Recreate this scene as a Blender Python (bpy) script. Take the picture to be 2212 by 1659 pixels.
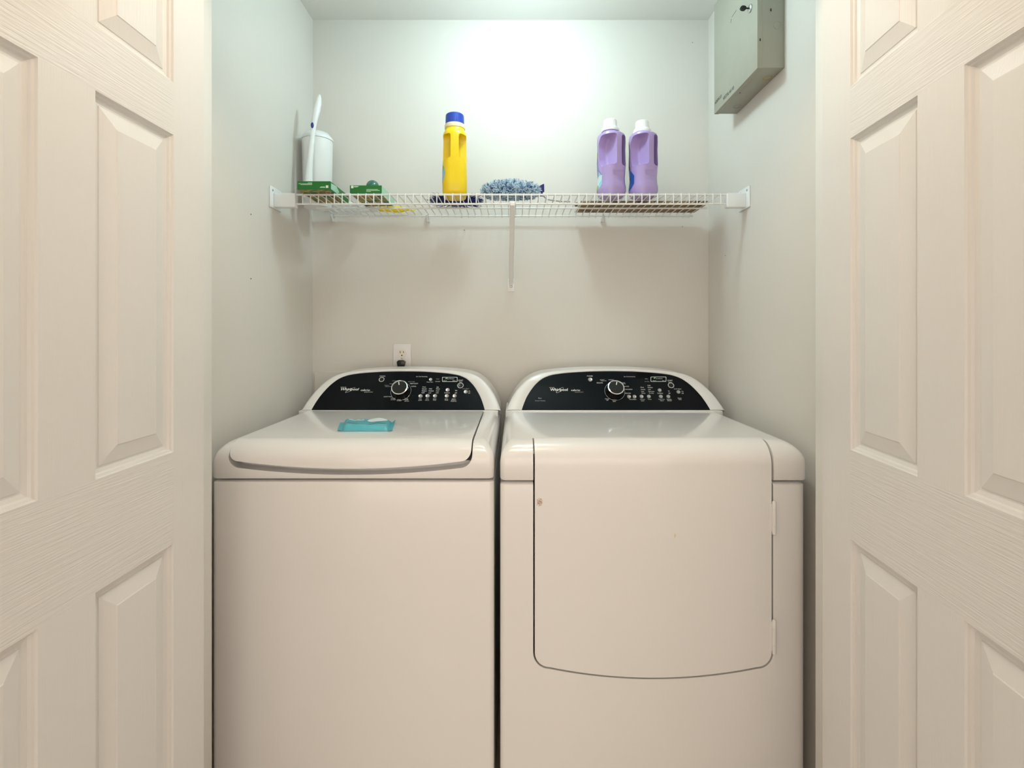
import bpy, bmesh, math, random
from mathutils import Vector, Matrix
random.seed(7)
PI = math.pi
for o in list(bpy.data.objects):
    bpy.data.objects.remove(o, do_unlink=True)
sc = bpy.context.scene
COL = sc.collection

# ------------------------------------------------------------------ camera
F, CX, CY, EYE = 1080.0, 1111.0, 712.0, 1.22       # focal length and vanishing point in pixels of 2212x1659
cam_d = bpy.data.cameras.new('camera'); cam = bpy.data.objects.new('camera', cam_d); COL.objects.link(cam)
cam.location = (0, 0, EYE); cam.rotation_euler = (PI/2, 0, 0)
cam_d.sensor_width = 36; cam_d.lens = 36*F/2212
cam_d.shift_x = -(CX-1106)/2212; cam_d.shift_y = -(829.5-CY)/2212
cam_d.clip_start = 0.02
sc.camera = cam
# ------------------------------------------------------------------ world, exposure
w = bpy.data.worlds.new('world'); sc.world = w; w.use_nodes = True
w.node_tree.nodes['Background'].inputs[0].default_value = (1.0, 0.895, 0.785, 1)
w.node_tree.nodes['Background'].inputs[1].default_value = 1.95
sc.view_settings.view_transform = 'Standard'; sc.view_settings.look = 'None'
sc.view_settings.exposure = 0.15; sc.view_settings.gamma = 1.0
sc.view_settings.use_curve_mapping = False
CLOSET_LIGHT = 66.0          # emission of the closet globe
HALL_LIGHT = 29.0            # emission of the hall ceiling dome

# ------------------------------------------------------------------ pixel measuring helpers
def at(px, py, Y):           # point of the photograph at depth Y
    return Vector(((px-CX)/F*Y, Y, EYE-(py-CY)/F*Y))
def X(px, Y): return (px-CX)/F*Y
def Z(py, Y): return EYE-(py-CY)/F*Y
def srgb(r, g, b):
    f = lambda c: ((c/255+0.055)/1.055)**2.4 if c/255 > 0.04045 else c/255/12.92
    return (f(r), f(g), f(b), 1)

# ------------------------------------------------------------------ materials
MATS = {}
def mat(name, col, rough=0.5, metal=0.0, spec=0.5, coat=0.0, bump=None, var=None, emit=None, alpha=None, trans=0.0):
    """bump=(scale vector, strength, distance)  var=(scale, amount)"""
    m = bpy.data.materials.new(name); m.use_nodes = True
    nt = m.node_tree; b = nt.nodes['Principled BSDF']
    b.inputs['Base Color'].default_value = col; b.inputs['Roughness'].default_value = rough
    b.inputs['Metallic'].default_value = metal; b.inputs['Specular IOR Level'].default_value = spec
    b.inputs['Coat Weight'].default_value = coat; b.inputs['Coat Roughness'].default_value = 0.04
    b.inputs['Transmission Weight'].default_value = trans
    if emit: b.inputs['Emission Color'].default_value = emit[0]; b.inputs['Emission Strength'].default_value = emit[1]
    tc = None
    if bump or var:
        tc = nt.nodes.new('ShaderNodeTexCoord')
    if bump:
        mp = nt.nodes.new('ShaderNodeMapping'); mp.inputs['Scale'].default_value = bump[0]
        nz = nt.nodes.new('ShaderNodeTexNoise'); nz.inputs['Scale'].default_value = 1.0; nz.inputs['Detail'].default_value = 3
        bp = nt.nodes.new('ShaderNodeBump'); bp.inputs['Strength'].default_value = bump[1]; bp.inputs['Distance'].default_value = bump[2]
        nt.links.new(tc.outputs['Object'], mp.inputs['Vector']); nt.links.new(mp.outputs['Vector'], nz.inputs['Vector'])
        nt.links.new(nz.outputs['Fac'], bp.inputs['Height']); nt.links.new(bp.outputs['Normal'], b.inputs['Normal'])
    if var:
        nz = nt.nodes.new('ShaderNodeTexNoise'); nz.inputs['Scale'].default_value = var[0]; nz.inputs['Detail'].default_value = 4
        nt.links.new(tc.outputs['Object'], nz.inputs['Vector'])
        mx = nt.nodes.new('ShaderNodeMixRGB'); mx.blend_type = 'MULTIPLY'; mx.inputs['Color1'].default_value = col
        rp = nt.nodes.new('ShaderNodeValToRGB'); a = 1-var[1]
        rp.color_ramp.elements[0].color = (a, a, a, 1); rp.color_ramp.elements[1].color = (1, 1, 1, 1)
        rp.color_ramp.elements[0].position = 0.35; rp.color_ramp.elements[1].position = 0.65
        mx.inputs['Fac'].default_value = 1
        nt.links.new(nz.outputs['Fac'], rp.inputs['Fac']); nt.links.new(rp.outputs['Color'], mx.inputs['Color2'])
        nt.links.new(mx.outputs['Color'], b.inputs['Base Color'])
    MATS[name] = m
    return m

mat('wall_paint', (0.71, 0.683, 0.638, 1), 0.75, bump=((330, 330, 330), 0.25, 0.0006), var=(3, 0.02))
mat('ceiling_paint', (0.82, 0.815, 0.79, 1), 0.85, bump=((280, 280, 280), 0.3, 0.0006))
mat('trim_paint', (0.78, 0.765, 0.735, 1), 0.4)
mat('door_grain_up', (0.775, 0.757, 0.738, 1), 0.38, bump=((420, 420, 9), 0.35, 0.0009))
mat('door_grain_across', (0.775, 0.757, 0.738, 1), 0.38, bump=((13, 13, 400), 0.65, 0.0018))
mat('floor_vinyl', (0.52, 0.44, 0.35, 1), 0.5, var=(6, 0.15))
mat('enamel', (0.80, 0.782, 0.772, 1), 0.20, coat=0.4, spec=0.5)
mat('console_white', (0.78, 0.775, 0.765, 1), 0.3, coat=0.2)
mat('console_glass', (0.004, 0.005, 0.007, 1), 0.05, spec=0.14)
mat('print_white', (0.85, 0.87, 0.88, 1), 0.5)
mat('print_grey', (0.42, 0.44, 0.46, 1), 0.5)
mat('print_green', (0.25, 0.6, 0.2, 1), 0.5)
mat('print_black', (0.03, 0.03, 0.035, 1), 0.5)
mat('chrome', (0.85, 0.86, 0.88, 1), 0.12, metal=1)
mat('black_plastic', (0.006, 0.006, 0.007, 1), 0.25)
mat('dark_gap', (0.012, 0.012, 0.013, 1), 0.7)
mat('button_metal', (0.30, 0.31, 0.32, 1), 0.22, metal=1)
mat('button_dark', (0.42, 0.42, 0.43, 1), 0.3, metal=0.7)
mat('steel', (0.55, 0.55, 0.55, 1), 0.3, metal=1)
mat('wire_white', (0.80, 0.79, 0.77, 1), 0.35)
mat('plastic_white', (0.82, 0.84, 0.85, 1), 0.3)
mat('ivory', (0.78, 0.72, 0.62, 1), 0.4)
mat('plate_white', (0.78, 0.76, 0.76, 1), 0.35)
mat('blue_plastic', (0.005, 0.02, 0.22, 1), 0.25)
mat('green_card', (0.010, 0.16, 0.022, 1), 0.45)
mat('mint_card', (0.36, 0.62, 0.47, 1), 0.45)
mat('pale_print', (0.55, 0.75, 0.55, 1), 0.5)
mat('label_white', (0.85, 0.83, 0.78, 1), 0.5)
mat('teal_dome', (0.045, 0.16, 0.13, 1), 0.08, coat=0.5)
mat('bottle_yellow', (0.86, 0.60, 0.005, 1), 0.3)
mat('ring_clear', (0.82, 0.72, 0.45, 1), 0.25)
mat('cap_blue', (0.02, 0.06, 0.42, 1), 0.3)
mat('bottle_purple', (0.43, 0.32, 0.62, 1), 0.25)
mat('cap_white', (0.84, 0.85, 0.86, 1), 0.4)
mat('navy', (0.004, 0.008, 0.12, 1), 0.5)
mat('fluff_pale', (0.62, 0.76, 0.86, 1), 0.8)
mat('fluff_blue', (0.16, 0.30, 0.48, 1), 0.8)
mat('fluff_navy', (0.02, 0.05, 0.16, 1), 0.8)
mat('yellow_grip', (0.88, 0.68, 0.01, 1), 0.35)
mat('olive_metal', (0.37, 0.365, 0.30, 1), 0.5, var=(14, 0.05))
mat('rust_edge', (0.42, 0.33, 0.13, 1), 0.7)
mat('packet_teal', (0.10, 0.45, 0.53, 1), 0.3, bump=((60, 60, 60), 0.5, 0.002))
mat('packet_label', (0.75, 0.85, 0.88, 1), 0.3)
mat('packet_print', (0.02, 0.22, 0.30, 1), 0.5)
mat('grey_rod', (0.35, 0.35, 0.36, 1), 0.4)
mat('globe_glow', (1, 1, 1, 1), 0.4, emit=((0.73, 0.965, 1.0, 1), CLOSET_LIGHT))
mat('dome_glow', (1, 1, 1, 1), 0.4, emit=((1.0, 0.78, 0.55, 1), HALL_LIGHT))

def nodes_of(name, col, rough):
    m = mat(name, col, rough); nt = m.node_tree
    return m, nt, nt.nodes['Principled BSDF'], nt.nodes.new('ShaderNodeTexCoord')
def food_print():
    m, nt, b, tc = nodes_of('food_print', (0.2, 0.3, 0.1, 1), 0.45)
    mp = nt.nodes.new('ShaderNodeMapping'); mp.inputs['Scale'].default_value = (17, 34, 17)
    nz = nt.nodes.new('ShaderNodeTexNoise'); nz.inputs['Scale'].default_value = 1.1; nz.inputs['Detail'].default_value = 1; nz.inputs['Distortion'].default_value = 1.5
    rp = nt.nodes.new('ShaderNodeValToRGB'); rp.color_ramp.interpolation = 'CONSTANT'
    cols = [(0.0, (0.012, 0.05, 0.014)), (0.36, (0.05, 0.14, 0.04)), (0.45, (0.10, 0.20, 0.05)), (0.50, (0.45, 0.42, 0.08)), (0.56, (0.62, 0.20, 0.02)), (0.63, (0.06, 0.10, 0.03))]
    e = rp.color_ramp.elements
    e[0].position, e[0].color = 0.0, cols[0][1]+(1,)
    e[1].position, e[1].color = cols[1][0], cols[1][1]+(1,)
    for p, c in cols[2:]:
        q = e.new(p); q.color = c+(1,)
    nt.links.new(tc.outputs['Object'], mp.inputs['Vector']); nt.links.new(mp.outputs['Vector'], nz.inputs['Vector'])
    nt.links.new(nz.outputs['Fac'], rp.inputs['Fac']); nt.links.new(rp.outputs['Color'], b.inputs['Base Color'])
food_print()
def straw():
    m, nt, b, tc = nodes_of('woven_straw', (0.25, 0.15, 0.06, 1), 0.7)
    mp = nt.nodes.new('ShaderNodeMapping'); mp.inputs['Scale'].default_value = (22, 130, 22); mp.inputs['Rotation'].default_value = (0, 0, 0.35)
    nz = nt.nodes.new('ShaderNodeTexNoise'); nz.inputs['Scale'].default_value = 1.2; nz.inputs['Detail'].default_value = 4; nz.inputs['Distortion'].default_value = 1.2
    rp = nt.nodes.new('ShaderNodeValToRGB'); e = rp.color_ramp.elements
    e[0].position, e[0].color = 0.35, (0.06, 0.035, 0.012, 1); e[1].position, e[1].color = 0.66, (0.40, 0.27, 0.12, 1)
    bp = nt.nodes.new('ShaderNodeBump'); bp.inputs['Strength'].default_value = 0.6; bp.inputs['Distance'].default_value = 0.003
    nt.links.new(tc.outputs['Object'], mp.inputs['Vector']); nt.links.new(mp.outputs['Vector'], nz.inputs['Vector'])
    nt.links.new(nz.outputs['Fac'], rp.inputs['Fac']); nt.links.new(rp.outputs['Color'], b.inputs['Base Color'])
    nt.links.new(nz.outputs['Fac'], bp.inputs['Height']); nt.links.new(bp.outputs['Normal'], b.inputs['Normal'])
straw()
def label_print(name, stops, scale):
    m, nt, b, tc = nodes_of(name, (0.5, 0.6, 0.7, 1), 0.4)
    nz = nt.nodes.new('ShaderNodeTexVoronoi'); nz.inputs['Scale'].default_value = scale
    sp = nt.nodes.new('ShaderNodeSeparateColor'); rp = nt.nodes.new('ShaderNodeValToRGB'); rp.color_ramp.interpolation = 'CONSTANT'
    e = rp.color_ramp.elements
    e[0].position, e[0].color = 0, stops[0]+(1,); e[1].position, e[1].color = 1/len(stops), stops[1]+(1,)
    for i, c in enumerate(stops[2:]):
        q = e.new((i+2)/len(stops)); q.color = c+(1,)
    nt.links.new(tc.outputs['Object'], nz.inputs['Vector']); nt.links.new(nz.outputs['Color'], sp.inputs['Color'])
    nt.links.new(sp.outputs[0], rp.inputs['Fac']); nt.links.new(rp.outputs['Color'], b.inputs['Base Color'])
label_print('label_pale', [(0.55, 0.72, 0.80), (0.30, 0.55, 0.70), (0.62, 0.75, 0.72), (0.30, 0.40, 0.10), (0.22, 0.18, 0.38)], 42)
label_print('label_dark', [(0.01, 0.02, 0.10), (0.004, 0.004, 0.006), (0.02, 0.10, 0.42), (0.005, 0.005, 0.01), (0.10, 0.10, 0.01)], 42)
def stained_enamel():
    m = mat('enamel_stained', (0.80, 0.782, 0.772, 1), 0.20, coat=0.4); nt = m.node_tree; b = nt.nodes['Principled BSDF']
    tc = nt.nodes.new('ShaderNodeTexCoord'); last = None
    def spot(center, half, thr, col, prev):
        mp = nt.nodes.new('ShaderNodeMapping'); mp.vector_type = 'TEXTURE'
        mp.inputs['Location'].default_value = center; mp.inputs['Scale'].default_value = half
        gr = nt.nodes.new('ShaderNodeTexGradient'); gr.gradient_type = 'SPHERICAL'
        nz = nt.nodes.new('ShaderNodeTexNoise'); nz.inputs['Scale'].default_value = 420; nz.inputs['Detail'].default_value = 2
        ml = nt.nodes.new('ShaderNodeMath'); ml.operation = 'MULTIPLY'
        rp = nt.nodes.new('ShaderNodeValToRGB'); rp.color_ramp.elements[0].position = thr; rp.color_ramp.elements[1].position = thr+0.12
        mx = nt.nodes.new('ShaderNodeMixRGB'); mx.inputs['Color2'].default_value = col
        nt.links.new(tc.outputs['Object'], mp.inputs['Vector']); nt.links.new(mp.outputs['Vector'], gr.inputs['Vector'])
        nt.links.new(tc.outputs['Object'], nz.inputs['Vector'])
        nt.links.new(gr.outputs['Fac'], ml.inputs[0]); nt.links.new(nz.outputs['Fac'], ml.inputs[1])
        nt.links.new(ml.outputs[0], rp.inputs['Fac']); nt.links.new(rp.outputs['Color'], mx.inputs['Fac'])
        if prev: nt.links.new(prev, mx.inputs['Color1'])
        else: mx.inputs['Color1'].default_value = (0.80, 0.782, 0.772, 1)
        return mx.outputs['Color']
    a = spot((X(1166, 1.227), 1.23, Z(1087, 1.227)), (0.016, 0.05, 0.020), 0.24, (0.45, 0.30, 0.22, 1), None)
    c = spot((X(1460, 1.227), 1.23, Z(1160, 1.227)), (0.004, 0.05, 0.011), 0.2, (0.74, 0.63, 0.45, 1), a)
    nt.links.new(c, b.inputs['Base Color'])
stained_enamel()

# ------------------------------------------------------------------ mesh helpers
def finish(bm, smooth=None):
    bmesh.ops.remove_doubles(bm, verts=bm.verts, dist=1e-6)
    bmesh.ops.recalc_face_normals(bm, faces=bm.faces)
def obj(name, data, material=None, parent=None, smooth=40, mats=None):
    """link one mesh object; vertices are given in world space"""
    if isinstance(data, bmesh.types.BMesh):
        finish(data)
        me = bpy.data.meshes.new(name); data.to_mesh(me); data.free()
    else: me = data
    o = bpy.data.objects.new(name, me); COL.objects.link(o)
    if mats and not me.materials:
        for k in mats: me.materials.append(MATS[k])
    elif material and not me.materials: me.materials.append(MATS[material])
    if smooth and not me.get('sm'):
        for p in me.polygons: p.use_smooth = True
        me.set_sharp_from_angle(angle=math.radians(smooth)); me['sm'] = 1
    if parent:
        o.parent = parent; o.matrix_parent_inverse = world_of(parent).inverted()
    return o
def world_of(o):
    M = Matrix.Translation(o.location) @ o.rotation_euler.to_matrix().to_4x4()
    return world_of(o.parent) @ o.matrix_parent_inverse @ M if o.parent else M
def tag(o, label=None, cat=None, group=None, kind=None):
    for k, v in (('label', label), ('category', cat), ('group', group), ('kind', kind)):
        if v: o[k] = v
    return o
def thing(name, loc, label=None, cat=None, group=None, kind=None):
    o = bpy.data.objects.new(name, None); COL.objects.link(o); o.location = loc; o.empty_display_size = 0.05
    return tag(o, label, cat, group, kind)

def box(bm, x0, x1, y0, y1, z0, z1, mi=0):
    v = [bm.verts.new(p) for p in ((x0,y0,z0),(x1,y0,z0),(x1,y1,z0),(x0,y1,z0),(x0,y0,z1),(x1,y0,z1),(x1,y1,z1),(x0,y1,z1))]
    for f in ((0,3,2,1),(4,5,6,7),(0,1,5,4),(1,2,6,5),(2,3,7,6),(3,0,4,7)):
        bm.faces.new([v[i] for i in f]).material_index = mi
    return v
def B(*a, **k):
    bm = bmesh.new(); box(bm, *a, **k); return bm
def bevelled(bm, r, seg=3):
    bmesh.ops.bevel(bm, geom=bm.edges[:], offset=r, segments=seg, profile=0.5, affect='EDGES', clamp_overlap=True)
    return bm
def rbox(lo, hi, rlo, rhi, n=6, mid=3):
    """box with an own rounding radius for each of its six sides"""
    bm = bmesh.new(); ax = []
    for i in range(3):
        s = []
        a, b, r0, r1 = lo[i], hi[i], rlo[i], rhi[i]
        if r0 > 0: s += [a+r0*(1-math.tan(PI/4*(1-k/n))) for k in range(n+1)]
        else: s += [a]
        e = b-r1
        m0 = s[-1]
        s += [m0+(e-m0)*k/(mid+1) for k in range(1, mid+1)]
        if r1 > 0: s += [b-r1*(1-math.tan(PI/4*k/n)) for k in range(n+1)]
        else: s += [b]
        ax.append(s)
    def mp(p):
        c = [min(max(p[i], lo[i]+rlo[i]), hi[i]-rhi[i]) for i in range(3)]
        r = [rlo[i] if p[i] < c[i] else rhi[i] for i in range(3)]
        e = [(p[i]-c[i])/r[i] if r[i] > 0 else 0 for i in range(3)]
        L = math.sqrt(sum(t*t for t in e))
        if L < 1e-9: return p
        return tuple(c[i]+r[i]*e[i]/L for i in range(3))
    for i in range(3):
        j, k = (i+1) % 3, (i+2) % 3
        for side in (lo[i], hi[i]):
            g = []
            for a in ax[j]:
                row = []
                for b in ax[k]:
                    p = [0, 0, 0]; p[i], p[j], p[k] = side, a, b
                    row.append(bm.verts.new(mp(p)))
                g.append(row)
            for a in range(len(g)-1):
                for b in range(len(g[0])-1):
                    bm.faces.new((g[a][b], g[a+1][b], g[a+1][b+1], g[a][b+1]))
    bmesh.ops.remove_doubles(bm, verts=bm.verts, dist=1e-6)
    bmesh.ops.recalc_face_normals(bm, faces=bm.faces)
    return bm
def loft_cap(x0, x1, y0, y1, z0, z1, rl, rr, ry, rz, rc=0.014, rb=0.004, n=10):
    """appliance top: small corner radius in plan, wide roll-over on top, square back"""
    bm = bmesh.new(); rings = []
    secs = [(z0, rb, rb, rb), (z0+rb*0.3, rb*0.3, rb*0.3, rb*0.3), (z0+rb, 0, 0, 0)]
    for k in range(n+1):
        t = PI/2*k/n; c = 1-math.cos(t)
        secs.append((z1-rz+rz*math.sin(t), rl*c, rr*c, ry*c))
    for z_, il, ir, iy in secs:
        a, b, f = x0+il, x1-ir, y0+iy; r = rc+0.5*iy*0.6
        P = [(a, y1)]+[(a+r-r*math.cos(q), f+r-r*math.sin(q)) for q in [PI/2*k/6 for k in range(7)]]+[(b-r+r*math.sin(q), f+r-r*math.cos(q)) for q in [PI/2*k/6 for k in range(7)]]+[(b, y1)]
        rings.append([bm.verts.new((p[0], p[1], z_)) for p in P])
    for p, q in zip(rings, rings[1:]):
        m = len(p)
        for k in range(m): bm.faces.new((p[k], p[(k+1) % m], q[(k+1) % m], q[k]))
    bm.faces.new(rings[0][::-1]); bm.faces.new(rings[-1]); return bm
def prism(bm, pts, axis, a, b, mi=0):
    """extrude a closed outline; axis 1: pts are (x,z) along y; axis 2: (x,y) along z; axis 0: (y,z) along x"""
    def P(p, t): return {0: (t, p[0], p[1]), 1: (p[0], t, p[1]), 2: (p[0], p[1], t)}[axis]
    u = [bm.verts.new(P(p, a)) for p in pts]; v = [bm.verts.new(P(p, b)) for p in pts]
    n = len(pts)
    bm.faces.new(u).material_index = mi; bm.faces.new(v[::-1]).material_index = mi
    for i in range(n):
        bm.faces.new((u[i], v[i], v[(i+1) % n], u[(i+1) % n])).material_index = mi
    return bm
def frame_of(d):
    d = Vector(d).normalized(); h = Vector((0, 0, 1)) if abs(d.z) < 0.95 else Vector((1, 0, 0))
    u = d.cross(h).normalized(); return u, d.cross(u).normalized()
def tube(bm, pts, r, n=8, mi=0, cap=True, flat=1.0):
    """swept round rod; r one radius or one per point; flat squashes the second axis"""
    pts = [Vector(p) for p in pts]; rings = []; u0 = None
    for i, p in enumerate(pts):
        d = pts[min(i+1, len(pts)-1)]-pts[max(i-1, 0)]
        u, v = frame_of(d)
        if u0 is not None:
            u = (u0-d.normalized()*u0.dot(d.normalized())).normalized(); v = d.normalized().cross(u)
        u0 = u
        rr = r[i] if isinstance(r, (list, tuple)) else r
        rings.append([bm.verts.new(p+u*rr*math.cos(2*PI*k/n)+v*rr*flat*math.sin(2*PI*k/n)) for k in range(n)])
    for a, b in zip(rings, rings[1:]):
        for k in range(n):
            bm.faces.new((a[k], a[(k+1) % n], b[(k+1) % n], b[k])).material_index = mi
    if cap:
        bm.faces.new(rings[0][::-1]).material_index = mi; bm.faces.new(rings[-1]).material_index = mi
    return bm
def lathe(bm, prof, c, n=32, axis=(0, 0, 1), mi=None):
    """spin (radius, height) pairs round an axis at c"""
    ax = Vector(axis).normalized(); u, v = frame_of(ax); c = Vector(c); rings = []
    for r, h in prof:
        rings.append([bm.verts.new(c+ax*h+(u*math.cos(2*PI*k/n)+v*math.sin(2*PI*k/n))*max(r, 1e-5)) for k in range(n)])
    for i, (a, b) in enumerate(zip(rings, rings[1:])):
        for k in range(n):
            f = bm.faces.new((a[k], a[(k+1) % n], b[(k+1) % n], b[k]))
            if mi: f.material_index = mi[i]
    for R in (rings[0], rings[-1]):
        try:
            f = bm.faces.new(R)
            if mi: f.material_index = mi[0] if R is rings[0] else mi[-1]
        except ValueError: pass
    return bm
def torus(bm, c, R, r, axis, n=32, m=8, mi=0, sx=1.0, a0=0, a1=2*PI):
    ax = Vector(axis).normalized(); u, v = frame_of(ax); c = Vector(c)
    full = abs(a1-a0-2*PI) < 1e-6; rings = []
    for k in range(n+(0 if full else 1)):
        t = a0+(a1-a0)*k/n; d = u*math.cos(t)*sx+v*math.sin(t)
        rings.append([bm.verts.new(c+d*R+(d*math.cos(2*PI*j/m)+ax*math.sin(2*PI*j/m))*r) for j in range(m)])
    for k in range(len(rings)-(0 if full else 1)):
        a, b = rings[k], rings[(k+1) % len(rings)]
        for j in range(m): bm.faces.new((a[j], a[(j+1) % m], b[(j+1) % m], b[j])).material_index = mi
    return bm
def mesh_of(bm, name='m'):
    finish(bm); me = bpy.data.meshes.new(name); bm.to_mesh(me); bm.free(); return me
def boolean(a, cutters, op='DIFFERENCE'):
    """a: bmesh; returns a new mesh datablock"""
    tmp = []
    oa = bpy.data.objects.new('tmp', mesh_of(a)); COL.objects.link(oa); tmp.append(oa)
    for c, o in cutters:
        ob = bpy.data.objects.new('tmp', mesh_of(c)); COL.objects.link(ob); tmp.append(ob)
        m = oa.modifiers.new('b', 'BOOLEAN'); m.operation = o; m.solver = 'EXACT'; m.object = ob
    dg = bpy.context.evaluated_depsgraph_get(); dg.update()
    me = bpy.data.meshes.new_from_object(oa.evaluated_get(dg))
    for t in tmp:
        d = t.data; bpy.data.objects.remove(t, do_unlink=True); bpy.data.meshes.remove(d)
    me.materials.clear()
    return me

# text: collected, then turned into meshes in one pass
TEXTS = []
def text(parent, body, M, wid, hei, material='print_white', name='lettering', shear=0.0, bold=0.0):
    """M: matrix placing the centre of the text; wid, hei in metres (None keeps the proportion)"""
    TEXTS.append((parent, body, M, wid, hei, material, name, shear, bold))
def flush_texts():
    objs = []
    for t in TEXTS:
        c = bpy.data.curves.new('t', 'FONT'); c.body = t[1]; c.size = 1; c.resolution_u = 2; c.shear = t[7]; c.offset = t[8]
        o = bpy.data.objects.new('t', c); COL.objects.link(o); objs.append(o)
    dg = bpy.context.evaluated_depsgraph_get(); dg.update()
    groups = {}
    for o, t in zip(objs, TEXTS):
        me = bpy.data.meshes.new_from_object(o.evaluated_get(dg))
        vs = [v.co for v in me.vertices]
        if vs:
            x0, x1 = min(v.x for v in vs), max(v.x for v in vs); y0, y1 = min(v.y for v in vs), max(v.y for v in vs)
            sx = t[3]/(x1-x0); sy = t[4]/(y1-y0) if t[4] else sx
            me.transform(t[2] @ Matrix.Diagonal((sx, sy, 1, 1)) @ Matrix.Translation((-(x0+x1)/2, -(y0+y1)/2, 0)))
            g = groups.setdefault((t[0].name, t[5], t[6]), (t[0], bmesh.new()))
            g[1].from_mesh(me)
        bpy.data.meshes.remove(me)
    for o in objs:
        c = o.data; bpy.data.objects.remove(o, do_unlink=True); bpy.data.curves.remove(c)
    for (pn, m, nm), (p, bm) in groups.items():
        me = bpy.data.meshes.new(nm); bm.to_mesh(me); bm.free()
        o = obj(nm, me, m, p, smooth=None)
        if nm == 'lettering': o['kind'] = 'stuff'
def basis(c, right, up):
    r = Vector(right).normalized(); u = Vector(up).normalized(); n = r.cross(u)
    return Matrix(((r.x, u.x, n.x, c[0]), (r.y, u.y, n.y, c[1]), (r.z, u.z, n.z, c[2]), (0, 0, 0, 1)))

# ------------------------------------------------------------------ the closet shell
YB = 1.958; XL, XR, CEIL = -0.789, 0.760, Z(43, 1.958)
JL, JR, FY0, FY1, HEAD = -0.695, 0.692, 1.064, 1.150, 2.045
def struct(name, bm, m, smooth=None): return tag(obj(name, bm, m, smooth=smooth), kind='structure')
wb = struct('wall_back', B(XL-0.1, XR+0.1, YB, YB+0.1, 0, CEIL), 'wall_paint')
wl = struct('wall_left', B(XL-0.1, XL, FY1, YB, 0, CEIL), 'wall_paint')
wr = struct('wall_right', B(XR, XR+0.1, FY1, YB, 0, CEIL), 'wall_paint')
struct('ceiling', B(-2.4, 2.4, -2.6, YB+0.1, CEIL, CEIL+0.1), 'ceiling_paint')
struct('floor', B(-2.4, 2.4, -2.6, YB+0.1, -0.1, 0), 'floor_vinyl')
bm = bmesh.new()
prism(bm, [(-2.4, 0), (JL-0.018, 0), (JL-0.018, HEAD+0.018), (JR+0.018, HEAD+0.018), (JR+0.018, 0), (2.4, 0), (2.4, CEIL), (-2.4, CEIL)], 1, FY0, FY1)
struct('wall_front', bm, 'wall_paint')
struct('wall_hall_left', B(-2.5, -2.4, -2.6, FY1, 0, CEIL), 'wall_paint')
struct('wall_hall_right', B(2.4, 2.5, -2.6, FY1, 0, CEIL), 'wall_paint')
struct('trim_1', bevelled(B(JL-0.018, JL, FY0, FY1, 0, HEAD+0.018), 0.002, 2), 'trim_paint', 40)
struct('trim_2', bevelled(B(JR, JR+0.018, FY0, FY1, 0, HEAD+0.018), 0.002, 2), 'trim_paint', 40)
struct('trim_3', bevelled(B(JL, JR, FY0, FY1, HEAD, HEAD+0.018), 0.002, 2), 'trim_paint', 40)
struct('baseboard_back', bevelled(B(XL, XR, YB-0.012, YB, 0, 0.085), 0.003, 2), 'trim_paint', 40)
# small nail holes and marks in the walls
def mark(wall, p, n, r=0.002):
    bm = bmesh.new(); lathe(bm, [(r, -0.0006), (r, 0.0004), (r*0.5, 0.0006)], p, 8, n); obj('nail_hole', bm, 'dark_gap', wall)
for px, py in ((1003, 497), (1474, 490), (1496, 92)): mark(wb, at(px, py, YB), (0, -1, 0), 0.0016)
for px, py in ((542, 463), (542, 602)):
    Y = XL*F/(px-CX); mark(wl, at(px, py, Y), (1, 0, 0), 0.0022)
mark(wr, at(1567, 552, XR*F/(1567-CX)), (-1, 0, 0), 0.0016)

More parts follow.
